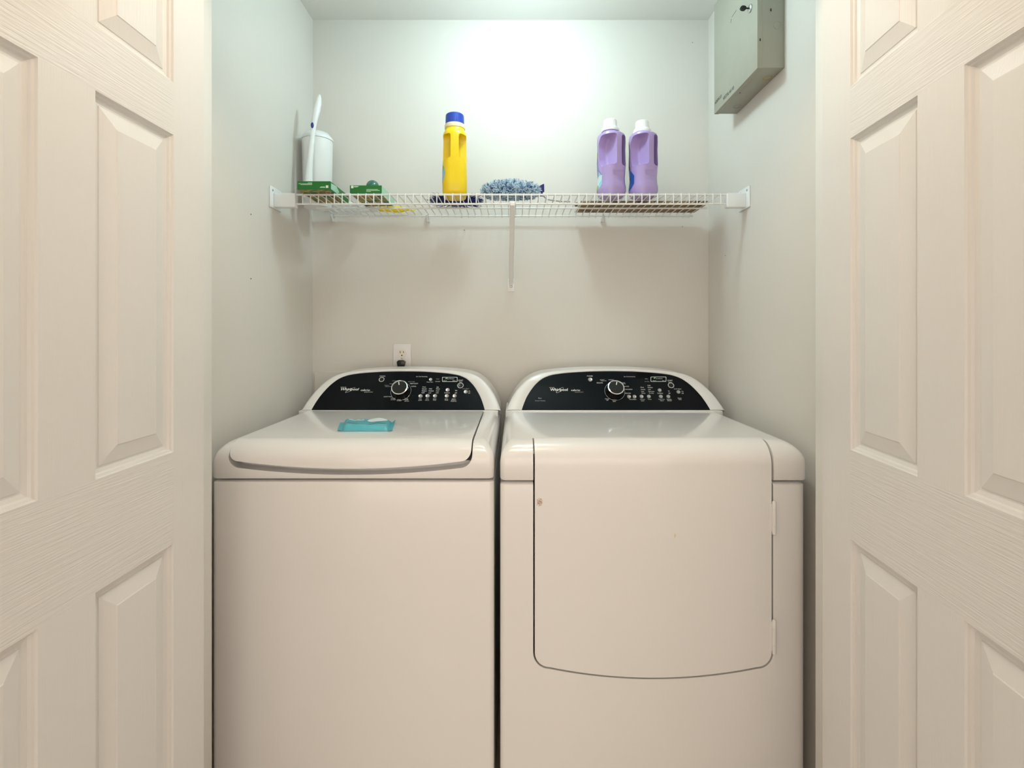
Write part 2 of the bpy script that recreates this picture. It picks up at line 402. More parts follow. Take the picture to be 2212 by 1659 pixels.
# ------------------------------------------------------------------ doors
def ring_panel(bm, M, u0, u1, z0, z1, prof):
    prev = None
    for off, d in prof:
        cur = [bm.verts.new(M @ Vector(p)) for p in ((u0+off, d, z0+off), (u1-off, d, z0+off), (u1-off, d, z1-off), (u0+off, d, z1-off))]
        if prev:
            for i in range(4): bm.faces.new((prev[i], prev[(i+1) % 4], cur[(i+1) % 4], cur[i]))
        prev = cur
    bm.faces.new(prev)
def door(name, H, dirU, W, us, label):
    n = Vector((-dirU[1], dirU[0], 0)) if H[0] < 0 else Vector((dirU[1], -dirU[0], 0))
    U = Vector((dirU[0], dirU[1], 0))
    M = Matrix(((U.x, n.x, 0, H[0]), (U.y, n.y, 0, H[1]), (0, 0, 1, 0), (0, 0, 0, 1)))
    t = thing(name, (H[0], H[1], 0), kind='structure'); t['label'] = label
    zs = [(0.24, ZP[3]), (ZP[2], ZP[1]), (ZP[0], 1.925)]; Zt = 2.032
    cols = [(us[0], us[1]), (us[2], us[3])]
    def slab(nm, u0, u1, z0, z1, m, d0=-0.030, d1=0.0):
        b_ = B(u0, u1, d0, d1, z0, z1); bmesh.ops.transform(b_, matrix=M, verts=b_.verts); return obj(nm, b_, m, t, smooth=None)
    # stiles run full height, rails between them, mullions between rails
    for u0, u1 in ((0, us[0]), (us[3], W)):
        slab('stile', u0, u1, 0.012, Zt, 'door_grain_up')
    rails = [(0.012, zs[0][0]), (zs[0][1], zs[1][0]), (zs[1][1], zs[2][0]), (zs[2][1], Zt)]
    for z0, z1 in rails: slab('rail', us[0], us[3], z0, z1, 'door_grain_across')
    for z0, z1 in zs: slab('mullion', us[1], us[2], z0, z1, 'door_grain_up')
    slab('back_skin', 0, W, 0.012, Zt, 'door_grain_up', -0.035, -0.030)
    prof = [(0, 0), (0.0015, -0.0035), (0.005, -0.005), (0.007, -0.0085), (0.013, -0.0105), (0.0165, -0.0105), (0.0175, -0.009), (0.044, -0.0022), (0.0455, -0.001)]
    for u0, u1 in cols:
        for z0, z1 in zs:
            b_ = bmesh.new(); ring_panel(b_, M, u0, u1, z0, z1, prof)
            bmesh.ops.recalc_face_normals(b_, faces=b_.faces)
            o = obj('panel', b_, 'door_grain_up', t, smooth=18)
    return t
yl = lambda px: 0.66*F/(CX-px)
ZP = [Z(178, yl(375)), Z(291.5, yl(375)), Z(976, yl(375)), Z(1174, yl(375))]
Hy = yl(440)
door('door_1', (-0.66, Hy), (0, -1), Hy-0.41, [Hy-yl(375), Hy-yl(206), Hy-yl(82), Hy-yl(82)+0.182],
     'open white six panel door beside the washing machine')
th = math.atan(0.0808); ur = (-math.sin(th), -math.cos(th))
H2 = (0.6713, 1.0887)
def ur_of(px):               # distance from the hinge along the right door
    k = (px-CX)/F            # (H2x+u*ux) = k*(H2y+u*uy)
    return (k*H2[1]-H2[0])/(ur[0]-k*ur[1])
u_ = [ur_of(1837), ur_of(1982), ur_of(2083)]
door('door_2', H2, ur, 0.665, [u_[0], u_[1], u_[2], u_[2]+0.186], 'open white six panel door beside the dryer')

# ------------------------------------------------------------------ ceiling lamps
def globe_lamp(name, loc, r, glow, label, drop=0.0):
    t = thing(name+'_lamp_offscreen', loc, label, 'lamp')
    bm = bmesh.new(); lathe(bm, [(r*1.15, 0), (r*1.15, -0.012), (r*0.7, -0.028), (r*0.62, -0.036), (r*0.62, -0.037-drop)], loc, 32); obj('base', bm, 'plate_white', t)
    bm = bmesh.new(); n = 14
    lathe(bm, [(r*math.sin(PI*(0.22+0.78*k/n)), -0.036-drop-r*math.cos(PI*0.22)*1.0+r*math.cos(PI*(0.22+0.78*k/n))) for k in range(n+1)], loc, 28); obj(name+'_globe_offscreen', bm, glow, t)
globe_lamp('closet', (0.035, 1.475, CEIL), 0.062, 'globe_glow', 'round glass globe lamp on the closet ceiling', 0.03)
globe_lamp('hall', (0.0, 0.80, CEIL), 0.095, 'dome_glow', 'round glass globe lamp on the hall ceiling')

# ------------------------------------------------------------------ appliances
YF = 1.235
ARCH = [(0, 1), (0.15, 0.997), (0.3, 0.985), (0.5, 0.952), (0.62, 0.915), (0.7, 0.87), (0.78, 0.78), (0.86, 0.61), (0.93, 0.38), (0.968, 0.2), (1, 0)]
def arch(n=40):
    """smooth half dome outline from (-1,0) over (0,1) to (1,0)"""
    import bisect
    P = [(-u, t) for u, t in ARCH[::-1]]+ARCH[1:]
    out = []
    for i in range(len(P)-1):
        p0, p1, p2, p3 = P[max(i-1, 0)], P[i], P[i+1], P[min(i+2, len(P)-1)]
        for k in range(4):
            s = k/4
            out.append(tuple(0.5*((2*p1[j])+(-p0[j]+p2[j])*s+(2*p0[j]-5*p1[j]+4*p2[j]-p3[j])*s*s+(-p0[j]+3*p1[j]-3*p2[j]+p3[j])*s**3) for j in (0, 1)))
    out.append(P[-1]); return out
CY0, CZ0, CY1, CZ1 = 1.722, 0.9435, 1.822, 1.0805        # console front plane, bottom and top
CUP = Vector((0, CY1-CY0, CZ1-CZ0)).normalized(); CNR = Vector((1, 0, 0)).cross(CUP)
def con(x, t, d=0.0):        # point on the console plane: x, height fraction, distance out of the plane
    return Vector((x, CY0+(CY1-CY0)*t, CZ0+(CZ1-CZ0)*t))+CNR*d
def on_console(px, py, d=0.0):
    r = Vector(((px-CX)/F, 1, -(py-CY)/F)); o = Vector((0, 0, EYE))
    k = (Vector((0, CY0, CZ0))-o).dot(CNR)/r.dot(CNR)
    return o+r*k+CNR*d
PX_U = 530.0                 # pixels for one metre up the console
def console(par, xc, a, gx, ga, gtop):
    A = arch()
    frame_ = bmesh.new(); rings = []
    def outline(ax, x_, tt, d, tb=0.0): return [con(x_+u*ax, tb+t*(tt-tb), d) for u, t in A]
    back = [Vector((xc+u*a*0.985, 1.922, CZ0+t*(CZ1-CZ0)*0.985)) for u, t in A]
    seq = [back, outline(a*0.99, xc, 0.99, -0.03), outline(a, xc, 1.0, -0.012), outline(a*0.997, xc, 0.994, -0.005), outline(a*0.985, xc, 0.978, -0.0008),
           outline(a*0.975, xc, 0.965, 0.0), outline(ga+0.003, gx, gtop+0.012, 0.0), outline(ga+0.0005, gx, gtop+0.004, -0.0015), outline(ga, gx, gtop, -0.005)]
    for s in seq: rings.append([frame_.verts.new(p) for p in s])
    for p, q in zip(rings, rings[1:]):
        for i in range(len(p)-1): frame_.faces.new((p[i], p[i+1], q[i+1], q[i]))
    frame_.faces.new(rings[0])
    # underside
    b0 = [r[0] for r in rings]; b1 = [r[-1] for r in rings]
    frame_.faces.new(b0+b1[::-1])
    c = obj('console', frame_, 'console_white', par, smooth=35)
    g = bmesh.new(); n = outline(ga+0.0003, gx, gtop+0.002, -0.0025, 0.012)
    vs = [g.verts.new(p) for p in n]; wv = [g.verts.new(p-CNR*0.004) for p in n]
    g.faces.new(vs)
    for i in range(len(vs)): g.faces.new((vs[i], wv[i], wv[(i+1) % len(vs)], vs[(i+1) % len(vs)]))
    obj('glass_panel', g, 'console_glass', c, smooth=30)
    return c
GD = -0.0020                 # printing sits just proud of the glass
def ctext(c, z, cx, cy, wpx, hpx, body, m='print_white', name='lettering', **k):
    sx, ox, oy = z
    p = on_console(ox+cx/sx, oy+cy/sx, GD); s = F/p.y
    text(c, body, basis(p, (1, 0, 0), CUP), wpx/sx/s, hpx/sx/PX_U, m, name, **k)
def cknob(c, px, py, ang):
    p = on_console(px, py, GD)
    bm = bmesh.new()
    lathe(bm, [(0.031, 0), (0.031, 0.004), (0.0285, 0.010), (0.0275, 0.027), (0.0285, 0.028), (0.0285, 0.0305), (0.0255, 0.0312), (0.0245, 0.0295), (0.001, 0.0295)],
          p, 48, CNR, mi=[0, 0, 0, 1, 1, 1, 1, 0])
    torus(bm, p+CNR*0.001, 0.0355, 0.0006, CNR, 48, 6, 1)
    a = math.radians(ang); d = Vector((1, 0, 0))*math.sin(a)+CUP*math.cos(a)
    q = p+CNR*0.0300; s = d.cross(CNR)*0.0014
    f = [bm.verts.new(q+d*e+s*k) for e, k in ((0.010, -1), (0.0225, -1), (0.0225, 1), (0.010, 1))]
    bm.faces.new(f).material_index = 2
    obj('knob', bm, None, c, mats=['black_plastic', 'chrome', 'print_white'])
def cbutton(c, px, py, r=0.0078, ring=False):
    p = on_console(px, py, GD); bm = bmesh.new()
    lathe(bm, [(r, 0), (r, 0.0015), (r*0.82, 0.003), (r*0.4, 0.0022), (0.0002, 0.002)], p, 24, CNR, mi=[0, 0, 1, 1])
    if ring: torus(bm, p+CNR*0.001, r*1.18, 0.0009, CNR, 28, 6, 2)
    obj('button', bm, None, c, mats=['button_metal', 'button_dark', 'print_white'] if not ring else ['black_plastic', 'black_plastic', 'print_white'])
def cdisplay(c, px0, px1, py0, py1, leaf):
    bm = bmesh.new()
    q = [on_console(a, b, GD) for a, b in ((px0, py1), (px1, py1), (px1, py0), (px0, py0))]
    ctr = sum(q, Vector())/4; o_ = []
    def rr(k):
        res = []; R = 0.003
        for i in range(4):
            p = q[i]; e1 = (q[(i+1) % 4]-p).normalized(); e0 = (q[i-1]-p).normalized()
            for j in range(5):
                t = j/4; res.append(p+e0*(R*(1-t)**2+k)+e1*(R*t**2+k))
        return res
    a = [bm.verts.new(p) for p in rr(0)]; b = [bm.verts.new(p) for p in rr(0.0014)]
    for i in range(len(a)): bm.faces.new((a[i], a[(i+1) % len(a)], b[(i+1) % len(a)], b[i]))
    obj('display_frame', bm, 'print_white', c, smooth=None)
    bm = bmesh.new(); p = on_console(leaf[0], leaf[1], GD); e = Vector((0.0045, 0, 0))+CUP*0.003; f = CUP*0.003-Vector((0.0018, 0, 0))
    bm.faces.new([bm.verts.new(v) for v in (p-e, p-e*0.2-f*0.6, p+e, p-e*0.1+f*0.7)])
    obj('leaf_emblem', bm, 'print_green', c, smooth=None)
def swoosh(c, px, py, w_, h_, m='print_white', ang=32):
    p = on_console(px, py, GD); bm = bmesh.new(); N = 40; a = math.radians(ang)
    d = Vector((1, 0, 0))*math.cos(a)+CUP*math.sin(a); e = CUP*math.cos(a)-Vector((1, 0, 0))*math.sin(a)
    o_ = []; i_ = []
    for k in range(N):
        t = 2*PI*k/N
        th_ = 0.0004+0.0006*(0.5+0.5*math.cos(t-2.6))
        o_.append(bm.verts.new(p+d*math.cos(t)*w_+e*math.sin(t)*h_)); i_.append(bm.verts.new(p+d*math.cos(t)*(w_-th_)+e*math.sin(t)*(h_-th_)))
    for k in range(N): bm.faces.new((o_[k], o_[(k+1) % N], i_[(k+1) % N], i_[k]))
    obj('logo_swoosh', bm, m, c, smooth=None)

def front_outline(x0, x1, zend, zc, r, ztop):
    xm, hw = (x0+x1)/2, (x1-x0)/2
    zf = lambda x: zc+(zend-zc)*((x-xm)/hw)**2
    L = [(x0, ztop)]
    c = (x0+r, zf(x0+r)+r)
    L += [(c[0]-r*math.cos(t), c[1]-r*math.sin(t)) for t in [PI/2*k/8 for k in range(9)]]
    n = 24
    L += [(x0+r+(2*hw-2*r)*k/n, zf(x0+r+(2*hw-2*r)*k/n)) for k in range(1, n)]
    c = (x1-r, zf(x1-r)+r)
    L += [(c[0]+r*math.sin(t), c[1]-r*math.cos(t)) for t in [PI/2*k/8 for k in range(9)]]
    L += [(x1, ztop)]
    return L
YBK = 1.918
TOPZ = 0.938
# --- washing machine
WX0, WX1 = X(459, YF)-0.003, X(1067, YF)
wm = thing('washing_machine', ((WX0+WX1)/2, 1.58, 0), 'white top loading washing machine with a black console and a lift-up lid', 'washing machine')
SEAM = Z(1036, YF)
obj('cabinet', rbox((WX0, YF, 0.02), (WX1, YBK, SEAM-0.003), (0.014, 0.014, 0.0), (0.014, 0.0, 0.006)), 'enamel', wm)
bm = bmesh.new()
for x_ in (WX0+0.05, WX1-0.05):
    for y_ in (YF+0.06, YBK-0.06): pass
obj('inner_frame', B(WX0+0.08, WX1-0.08, YF+0.10, YBK-0.04, SEAM-0.006, SEAM+0.006), 'enamel', wm, smooth=None)
for x_ in (WX0+0.06, WX1-0.06):
    for y_ in (YF+0.07, YBK-0.07):
        bm = bmesh.new(); lathe(bm, [(0.02, 0), (0.022, 0.008), (0.012, 0.012), (0.012, 0.03)], (x_, y_, 0), 16); obj('foot', bm, 'black_plastic', wm)
LX0, LX1 = X(492, 1.228), X(1017, 1.228)
cap = loft_cap(WX0, WX1, YF-0.002, YBK, SEAM+0.002, TOPZ, 0.034, 0.034, 0.052, 0.048)
gro = bmesh.new(); prism(gro, front_outline(LX0-0.003, LX1+0.003, Z(1009, 1.228), Z(1027, 1.228), 0.032, 1.1), 1, 1.1, YF+0.036)
top_cut = bmesh.new(); box(top_cut, LX0-0.003, LX1+0.003, YF+0.0355, 1.716, TOPZ-0.050, 1.1)
obj('top_cover', boolean(cap, [(gro, 'DIFFERENCE'), (top_cut, 'DIFFERENCE')]), 'enamel', wm, smooth=35)
lid = rbox((LX0-0.2, YF-0.006, 0.7), (LX1+0.2, 1.75, TOPZ+0.004), (0, 0.056, 0), (0, 0, 0.052), n=9)
lidp = bmesh.new(); prism(lidp, front_outline(LX0, LX1, Z(994, 1.228), Z(1013, 1.228), 0.026, 1.1), 1, 1.1, 1.711)
lcut = bmesh.new(); box(lcut, LX0-0.3, LX1+0.3, YF+0.026, 1.8, 0.6, TOPZ-0.0125)
lo = obj('lid', boolean(lid, [(lidp, 'INTERSECT'), (lcut, 'DIFFERENCE')]), 'enamel', wm, smooth=35)
# back ledge where the lid hinges, and the console
wxc, wa = (X(650, 1.722)+X(1082, 1.722))/2, (X(1082, 1.722)-X(650, 1.722))/2
con_w = console(wm, wxc, wa, (X(672, CY0)+X(1047, CY0))/2, (X(1047, CY0)-X(672, CY0))/2, 0.918)
obj('console_base', rbox((WX0+0.006, 1.718, TOPZ-0.02), (WX1-0.006, YBK, CZ0-0.0015), (0.02, 0.004, 0.0), (0.02, 0.0, 0.003), n=4), 'console_white', wm)
Z1, Z2, Z3, Z4 = (10.05, 660, 780), (9.217, 860, 780), (9.217, 1100, 780), (7.9, 1320, 780)
cknob(con_w, 866, 845, -14)
for q in ((908.3, 855.4), (923.5, 855), (939.7, 855), (966.9, 842), (965.2, 855), (982, 855), (1006, 846)): cbutton(con_w, *q)
cbutton(con_w, 930.3, 819.8, 0.007)
cbutton(con_w, 994.5, 832.3, 0.0085, True); cbutton(con_w, 824.2, 819.3, 0.0075, True)
cdisplay(con_w, 955, 988, 813.8, 824, (964, 816.6))
ctext(con_w, Z1, 960, 612, 395, 66, 'Whirlpool', name='brand_lettering', shear=0.25, bold=0.018)
ctext(con_w, Z1, 820, 562, 120, 18, 'GOLD', name='brand_lettering')
swoosh(con_w, 660+968/10.05, 780+622/10.05, 0.0185, 0.0042)
ctext(con_w, Z1, 1297, 622, 200, 44, 'cabrio', name='brand_lettering')
ctext(con_w, Z1, 1365, 667, 185, 20, 'platinum', name='brand_lettering', shear=0.2)
for a in ((1670, 320, 120, 20, 'POWER'), (1785, 768, 180, 22, 'QUICK WASH'), (1900, 803, 95, 17, 'DRAIN'), (1897, 832, 95, 19, '& SPIN'), (2030, 828, 75, 16, 'RINSE'), (2028, 854, 95, 18, '& SPIN')):
    ctext(con_w, Z1, *a)
for a in ((1925, 425, 90, 15, 'WHITES'), (1858, 487, 70, 16, 'BULKY'), (1760, 520, 95, 14, 'CASUAL'), (1795, 545, 130, 15, 'DELICATES')):
    ctext(con_w, Z1, *a, m='print_grey')
for a in ((470, 305, 220, 22, 'Est. Time Remaining'), (632, 413, 125, 20, 'Deep Clean'), (785, 400, 90, 16, 'Lid Locked'), (315, 442, 160, 22, 'HEAVY DUTY'), (310, 497, 100, 18, 'NORMAL'),
          (517, 512, 70, 24, 'Heavy'), (520, 548, 85, 22, 'Normal'), (520, 587, 95, 22, 'Medium'), (497, 625, 60, 24, 'Light'), (645, 548, 60, 24, 'High'), (658, 587, 98, 22, 'Medium'), (632, 626, 50, 20, 'Low'),
          (787, 512, 42, 22, 'Hot'), (790, 548, 72, 22, 'Warm'), (782, 587, 58, 20, 'Cool'), (775, 625, 52, 20, 'Cold'), (437, 748, 50, 17, 'Soil'), (435, 775, 65, 17, 'Level'), (578, 748, 55, 19, 'Spin'), (575, 775, 75, 19, 'Speed'),
          (725, 748, 65, 17, 'Wash'), (722, 775, 65, 19, 'Temp'), (975, 625, 105, 18, 'EcoBoost'), (962, 748, 60, 17, 'Extra'), (962, 772, 65, 17, 'Rinse'), (1110, 748, 75, 17, 'Fabric'), (1108, 772, 100, 17, 'Softener'), (1108, 797, 118, 17, 'Dispenser'),
          (1155, 580, 40, 22, 'On'), (1150, 628, 40, 22, 'Off'), (1245, 378, 95, 24, 'START'), (1245, 408, 60, 17, 'Pause'), (1418, 592, 36, 18, 'On'), (1415, 630, 40, 18, 'Off'), (1045, 345, 145, 18, 'Eco Monitor'), (933, 383, 60, 15, 'Good'), (1113, 383, 50, 15, 'Best'),
          (160, 738, 70, 14, 'CLEAN'), (145, 762, 115, 18, 'WASHER'), (170, 790, 90, 16, 'affresh')):
    ctext(con_w, Z2, *a)
for a in ((787, 350, 62, 14, 'Wash'), (265, 405, 130, 14, 'BULKY ITEMS'), (1343, 545, 135, 20, 'Cycle Signal')): ctext(con_w, Z2, *a, m='print_grey')

# --- dryer
DX0, DX1 = X(1080, YF), X(1741, YF)
dr = thing('clothes_dryer', ((DX0+DX1)/2, 1.58, 0), 'white front loading clothes dryer with a black console and a wide hinged door', 'dryer')
DSEAM = Z(1040, YF)
OX0, OX1 = X(1155.5, 1.229), X(1669, 1.229)
dz_end, dz_c = Z(1437, 1.229), Z(1467, 1.229)
POCKET = DSEAM+0.06
pocket = bmesh.new(); prism(pocket, front_outline(OX0-0.004, OX1+0.0045, dz_end-0.0045, dz_c-0.0045, 0.0395, POCKET), 1, 1.1, 1.42)
pocket2 = bmesh.new(); prism(pocket2, front_outline(OX0-0.004, OX1+0.0045, dz_end-0.0045, dz_c-0.0045, 0.0395, POCKET), 1, 1.1, 1.42)
cab = rbox((DX0, YF, 0.02), (DX1, YBK, DSEAM-0.003), (0.014, 0.014, 0.0), (0.020, 0.0, 0.008))
obj('cabinet', boolean(cab, [(pocket, 'DIFFERENCE')]), 'enamel', dr, smooth=35)
obj('inner_frame', B(DX0+0.08, DX1-0.08, YF+0.22, YBK-0.04, DSEAM-0.006, DSEAM+0.006), 'enamel', dr, smooth=None)
for x_ in (DX0+0.06, DX1-0.06):
    for y_ in (YF+0.07, YBK-0.07):
        bm = bmesh.new(); lathe(bm, [(0.02, 0), (0.022, 0.008), (0.012, 0.012), (0.012, 0.03)], (x_, y_, 0), 16); obj('foot', bm, 'black_plastic', dr)
front_cut = bmesh.new(); prism(front_cut, front_outline(OX0-0.004, OX1+0.0045, dz_end-0.0045, dz_c-0.0045, 0.0395, 1.2), 1, 1.1, 1.268)
cap = loft_cap(DX0, DX1+0.003, YF-0.004, YBK, DSEAM+0.002, TOPZ, 0.034, 0.046, 0.052, 0.050, rb=0.006)
topc = bmesh.new(); box(topc, OX0-0.004, OX1+0.0045, 1.262, 1.300, TOPZ-0.032, 1.1)
obj('top_cover', boolean(cap, [(pocket2, 'DIFFERENCE'), (front_cut, 'DIFFERENCE'), (topc, 'DIFFERENCE')]), 'enamel', dr, smooth=35)
dd = rbox((OX0-0.2, YF-0.001, 0.1), (OX1+0.2, 1.5, TOPZ+0.003), (0, 0.060, 0), (0, 0, 0.056), n=10)
outl = front_outline(OX0, OX1, dz_end, dz_c, 0.036, 1.2)
dp = bmesh.new(); prism(dp, outl, 1, 1.1, 1.2975)
dc = bmesh.new(); box(dc, OX0-0.3, OX1+0.3, 1.256, 1.6, 0.0, TOPZ-0.030)
dro = obj('door', boolean(dd, [(dp, 'INTERSECT'), (dc, 'DIFFERENCE')]), 'enamel_stained', dr, smooth=35)
for py0, py1 in ((1083, 1157), (1340, 1416)):
    bm = bmesh.new(); x_ = X(1674, 1.227); z0, z1 = Z(py1, 1.227), Z(py0, 1.227); h = z1-z0
    lathe(bm, [(0.003, 0), (0.0048, 0.002), (0.0048, h*0.25), (0.0042, h*0.25+0.0006), (0.0048, h*0.25+0.0012), (0.0048, h*0.74), (0.0042, h*0.74+0.0006), (0.0048, h*0.74+0.0012), (0.0048, h-0.003), (0.0025, h)], (x_, 1.231, z0), 16)
    box(bm, x_-0.012, x_, 1.2325, 1.2345, z0+0.008, z1-0.008)
    box(bm, x_, x_+0.006, 1.2325, 1.2365, z0+0.006, z1-0.006)
    obj('hinge', bm, 'enamel', dr)
dxc, da = (X(1093, 1.722)+X(1567, 1.722))/2, (X(1567, 1.722)-X(1093, 1.722))/2
con_d = console(dr, dxc, da, (X(1127, CY0)+X(1535, CY0))/2, (X(1535, CY0)-X(1127, CY0))/2, 0.922)
obj('console_base', rbox((DX0+0.006, 1.718, TOPZ-0.02), (DX1-0.002, YBK, CZ0-0.0015), (0.02, 0.004, 0.0), (0.02, 0.0, 0.003), n=4), 'console_white', dr)
cknob(con_d, 1328, 845, 14)
for q in ((1358.6, 856.6), (1370.6, 856.6), (1385.8, 856.3), (1401.6, 856.3), (1425, 842.7), (1427.6, 856.3), (1443.8, 856.3), (1465.6, 846.5)): cbutton(con_d, *q, 0.0074)
cbutton(con_d, 1449.7, 832, 0.0085, True); cbutton(con_d, 1275, 819.6, 0.0085, False)
cdisplay(con_d, 1405.8, 1439.5, 813.2, 823.8, (1414.5, 816))
ctext(con_d, Z3, 995, 570, 350, 66, 'Whirlpool', name='brand_lettering', shear=0.1, bold=0.018)
ctext(con_d, Z3, 850, 522, 100, 14, 'GOLD', name='brand_lettering')
swoosh(con_d, 1100+1008/9.217, 780+572/9.217, 0.0165, 0.0050, ang=38)
ctext(con_d, Z3, 1322, 572, 180, 36, 'cabrio', name='brand_lettering'); ctext(con_d, Z3, 1393, 612, 170, 20, 'platinum', 'print_grey', name='brand_lettering', shear=0.2)
for a in ((612, 732, 60, 24, 'Eco'), (618, 785, 200, 20, 'Sensor Drying')): ctext(con_d, Z3, *a, m='print_grey')
for a in ((1608, 292, 115, 22, 'POWER'), (1805, 428, 120, 20, 'DELICATE'), (1855, 368, 90, 13, 'BULKY'), (1885, 386, 110, 12, 'CASUAL'), (2035, 368, 110, 15, 'NORMAL'), (1950, 748, 85, 17, 'TOUCH'), (1958, 775, 40, 16, 'UP'), (2098, 770, 85, 18, 'QUICK'), (2098, 797, 60, 18, 'DRY')):
    ctext(con_d, Z3, *a)
for a in ((317, 262, 190, 18, 'Est. Time Remaining'), (208, 366, 70, 13, 'HEAVY'), (222, 384, 60, 13, 'DUTY'), (265, 428, 85, 14, 'SANITIZE'), (300, 478, 130, 14, 'STEAM REFRESH'), (285, 545, 115, 14, 'TIMED DRY'),
          (533, 443, 55, 18, 'More'), (548, 478, 70, 18, 'Normal'), (540, 512, 45, 18, 'Less'), (555, 545, 62, 18, 'Damp'), (650, 412, 50, 20, 'High'), (670, 445, 82, 18, 'Medium'), (657, 478, 40, 18, 'Low'), (690, 512, 95, 18, 'Extra Low'), (690, 545, 80, 18, 'Air Only'),
          (370, 650, 125, 19, 'Time Adjust'), (540, 648, 80, 15, 'Dryness'), (540, 672, 50, 15, 'Level'), (660, 648, 60, 15, 'Temp'), (842, 543, 92, 17, 'EcoBoost'), (865, 648, 105, 16, 'Damp Dry'), (870, 672, 60, 15, 'Signal'), (993, 648, 80, 16, 'Wrinkle'), (1000, 670, 70, 15, 'Shield'),
          (988, 507, 30, 18, 'On'), (997, 545, 34, 18, 'Off'), (1010, 327, 85, 22, 'START'), (1013, 356, 60, 14, 'Pause'), (1138, 472, 125, 19, 'Cycle Signal'), (1220, 512, 34, 17, 'On'), (1225, 545, 34, 17, 'Off'), (1172, 628, 65, 17, 'Check'), (1180, 650, 52, 15, 'Vent'),
          (825, 293, 115, 13, 'Eco Monitor'), (740, 328, 50, 12, 'Good'), (895, 328, 36, 12, 'Best')):
    ctext(con_d, Z4, *a)
for a in ((605, 298, 50, 14, 'Wet'), (613, 345, 75, 15, 'Sensing')): ctext(con_d, Z4, *a, m='print_grey')

# ------------------------------------------------------------------ outlet, plug, access panel
oc = at(869, 742, YB); ox, oz = oc.x, oc.z-0.057
t = thing('wall_outlet', (ox, YB, oz), 'white duplex wall outlet above the washing machine', 'outlet')
obj('plate', bevelled(B(ox-0.035, ox+0.035, YB-0.006, YB, oz-0.057, oz+0.057), 0.003, 3), 'plate_white', t)
for s in (0.0195, -0.0195):
    o_ = []
    for k in range(32):
        a = 2*PI*k/32; o_.append((ox+0.0172*math.cos(a), oz+s+max(-0.0142, min(0.0142, 0.0172*math.sin(a)))))
    bm = bmesh.new(); prism(bm, o_, 1, YB-0.0078, YB-0.004); rc = obj('receptacle', bm, 'ivory', t, smooth=30)
    for dx, h in ((-0.0064, 0.0045), (0.0064, 0.0037)):
        obj('slot', B(ox+dx-0.0011, ox+dx+0.0011, YB-0.0080, YB-0.0070, oz+s+0.0015-h+0.0025, oz+s+0.0015+h+0.0025), 'black_plastic', rc, smooth=None)  # slots and ground hole are solid; black colour stands for the shade inside
    bm = bmesh.new(); lathe(bm, [(0.0026, 0), (0.0026, 0.001)], (ox, YB-0.0070, oz+s-0.0088), 14, (0, -1, 0)); obj('slot', bm, 'black_plastic', rc)
bm = bmesh.new(); lathe(bm, [(0.0032, 0), (0.0032, 0.0005), (0.002, 0.0014), (0.0001, 0.0015)], (ox, YB-0.006, oz), 14, (0, -1, 0)); obj('screw', bm, 'steel', t)
# plug with its cord dropping behind the washer
pz = oz-0.0195
pg = thing('power_plug', (ox, YB-0.01, pz), 'black plug and cord in the lower socket behind the washing machine', 'plug')
bm = bmesh.new()
sh = [(-0.0165, 0.006), (-0.010, 0.0125), (0.007, 0.0125), (0.0165, 0.007), (0.0118, -0.016), (-0.0125, -0.016)]
prism(bm, [(ox+a, pz+b) for a, b in sh], 1, YB-0.026, YB-0.0079); bevelled(bm, 0.002, 2); body_ = obj('plug_body', bm, 'black_plastic', pg)
bm = bmesh.new(); tube(bm, [(ox, YB-0.017, pz-0.012), (ox, YB-0.0165, pz-0.05), (ox+0.01, YB-0.0165, pz-0.2), (ox+0.03, YB-0.0165, pz-0.5), (ox+0.03, YB-0.0165, 0.2)], 0.0042, 8); obj('cord', bm, 'black_plastic', pg)
ap = thing('access_panel', (-0.70, YB, 0.9), 'painted rectangular access panel low on the back wall behind the washing machine', 'panel')
a0 = at(681, 803, YB)
obj('cover_plate', bevelled(B(a0.x, a0.x+0.20, YB-0.008, YB, a0.z-0.20, a0.z), 0.0012, 1), 'wall_paint', ap)
bm = bmesh.new(); lathe(bm, [(0.002, 0), (0.0015, 0.001)], at(689.5, 828, YB-0.005), 10, (0, -1, 0)); obj('screw', bm, 'rust_edge', ap)

# ------------------------------------------------------------------ alarm box on the right wall
AY0, AY1, AXf, AZ0, AZ1 = 1.405, 1.7085, 0.683, 1.9555, 2.325
ab = thing('alarm_box', (XR, (AY0+AY1)/2, AZ0), 'olive grey metal alarm control box with a key in its lock', 'alarm box')
obj('case', bevelled(B(AXf+0.012, XR-0.0005, AY0+0.001, AY1-0.001, AZ0+0.001, AZ1-0.001), 0.0008, 2), 'olive_metal', ab)
bm = bevelled(B(AXf, AXf+0.0145, AY0, AY1, AZ0, AZ1), 0.0006, 2)
dcv = obj('door_cover', bm, 'olive_metal', ab)
def alarm_face(px, py): # point on the door face
    Y = AXf*F/(px-CX); return at(px, py, Y)
lk = alarm_face(1621, 18)
bm = bmesh.new(); lathe(bm, [(0.0115, 0), (0.0115, 0.003), (0.009, 0.0045), (0.0002, 0.0045)], lk, 24, (-1, 0, 0)); lock = obj('lock', bm, 'steel', ab)
bm = bmesh.new(); k0 = lk+Vector((-0.004, 0, 0))
tube(bm, [k0, k0+Vector((-0.008, 0, 0))], 0.0022, 8)
kv = [k0+Vector((-0.008-0.009*(1-math.cos(t)), 0, -0.007*math.sin(t))) for t in [2*PI*k/20 for k in range(20)]]
va = [bm.verts.new(v+Vector((0, -0.0028, 0))) for v in kv]; vb = [bm.verts.new(v+Vector((0, 0.0028, 0))) for v in kv]
bm.faces.new(va); bm.faces.new(vb)
for k in range(20): bm.faces.new((va[k], va[(k+1) % 20], vb[(k+1) % 20], vb[k]))
obj('key', bm, 'black_plastic', lock, smooth=30)
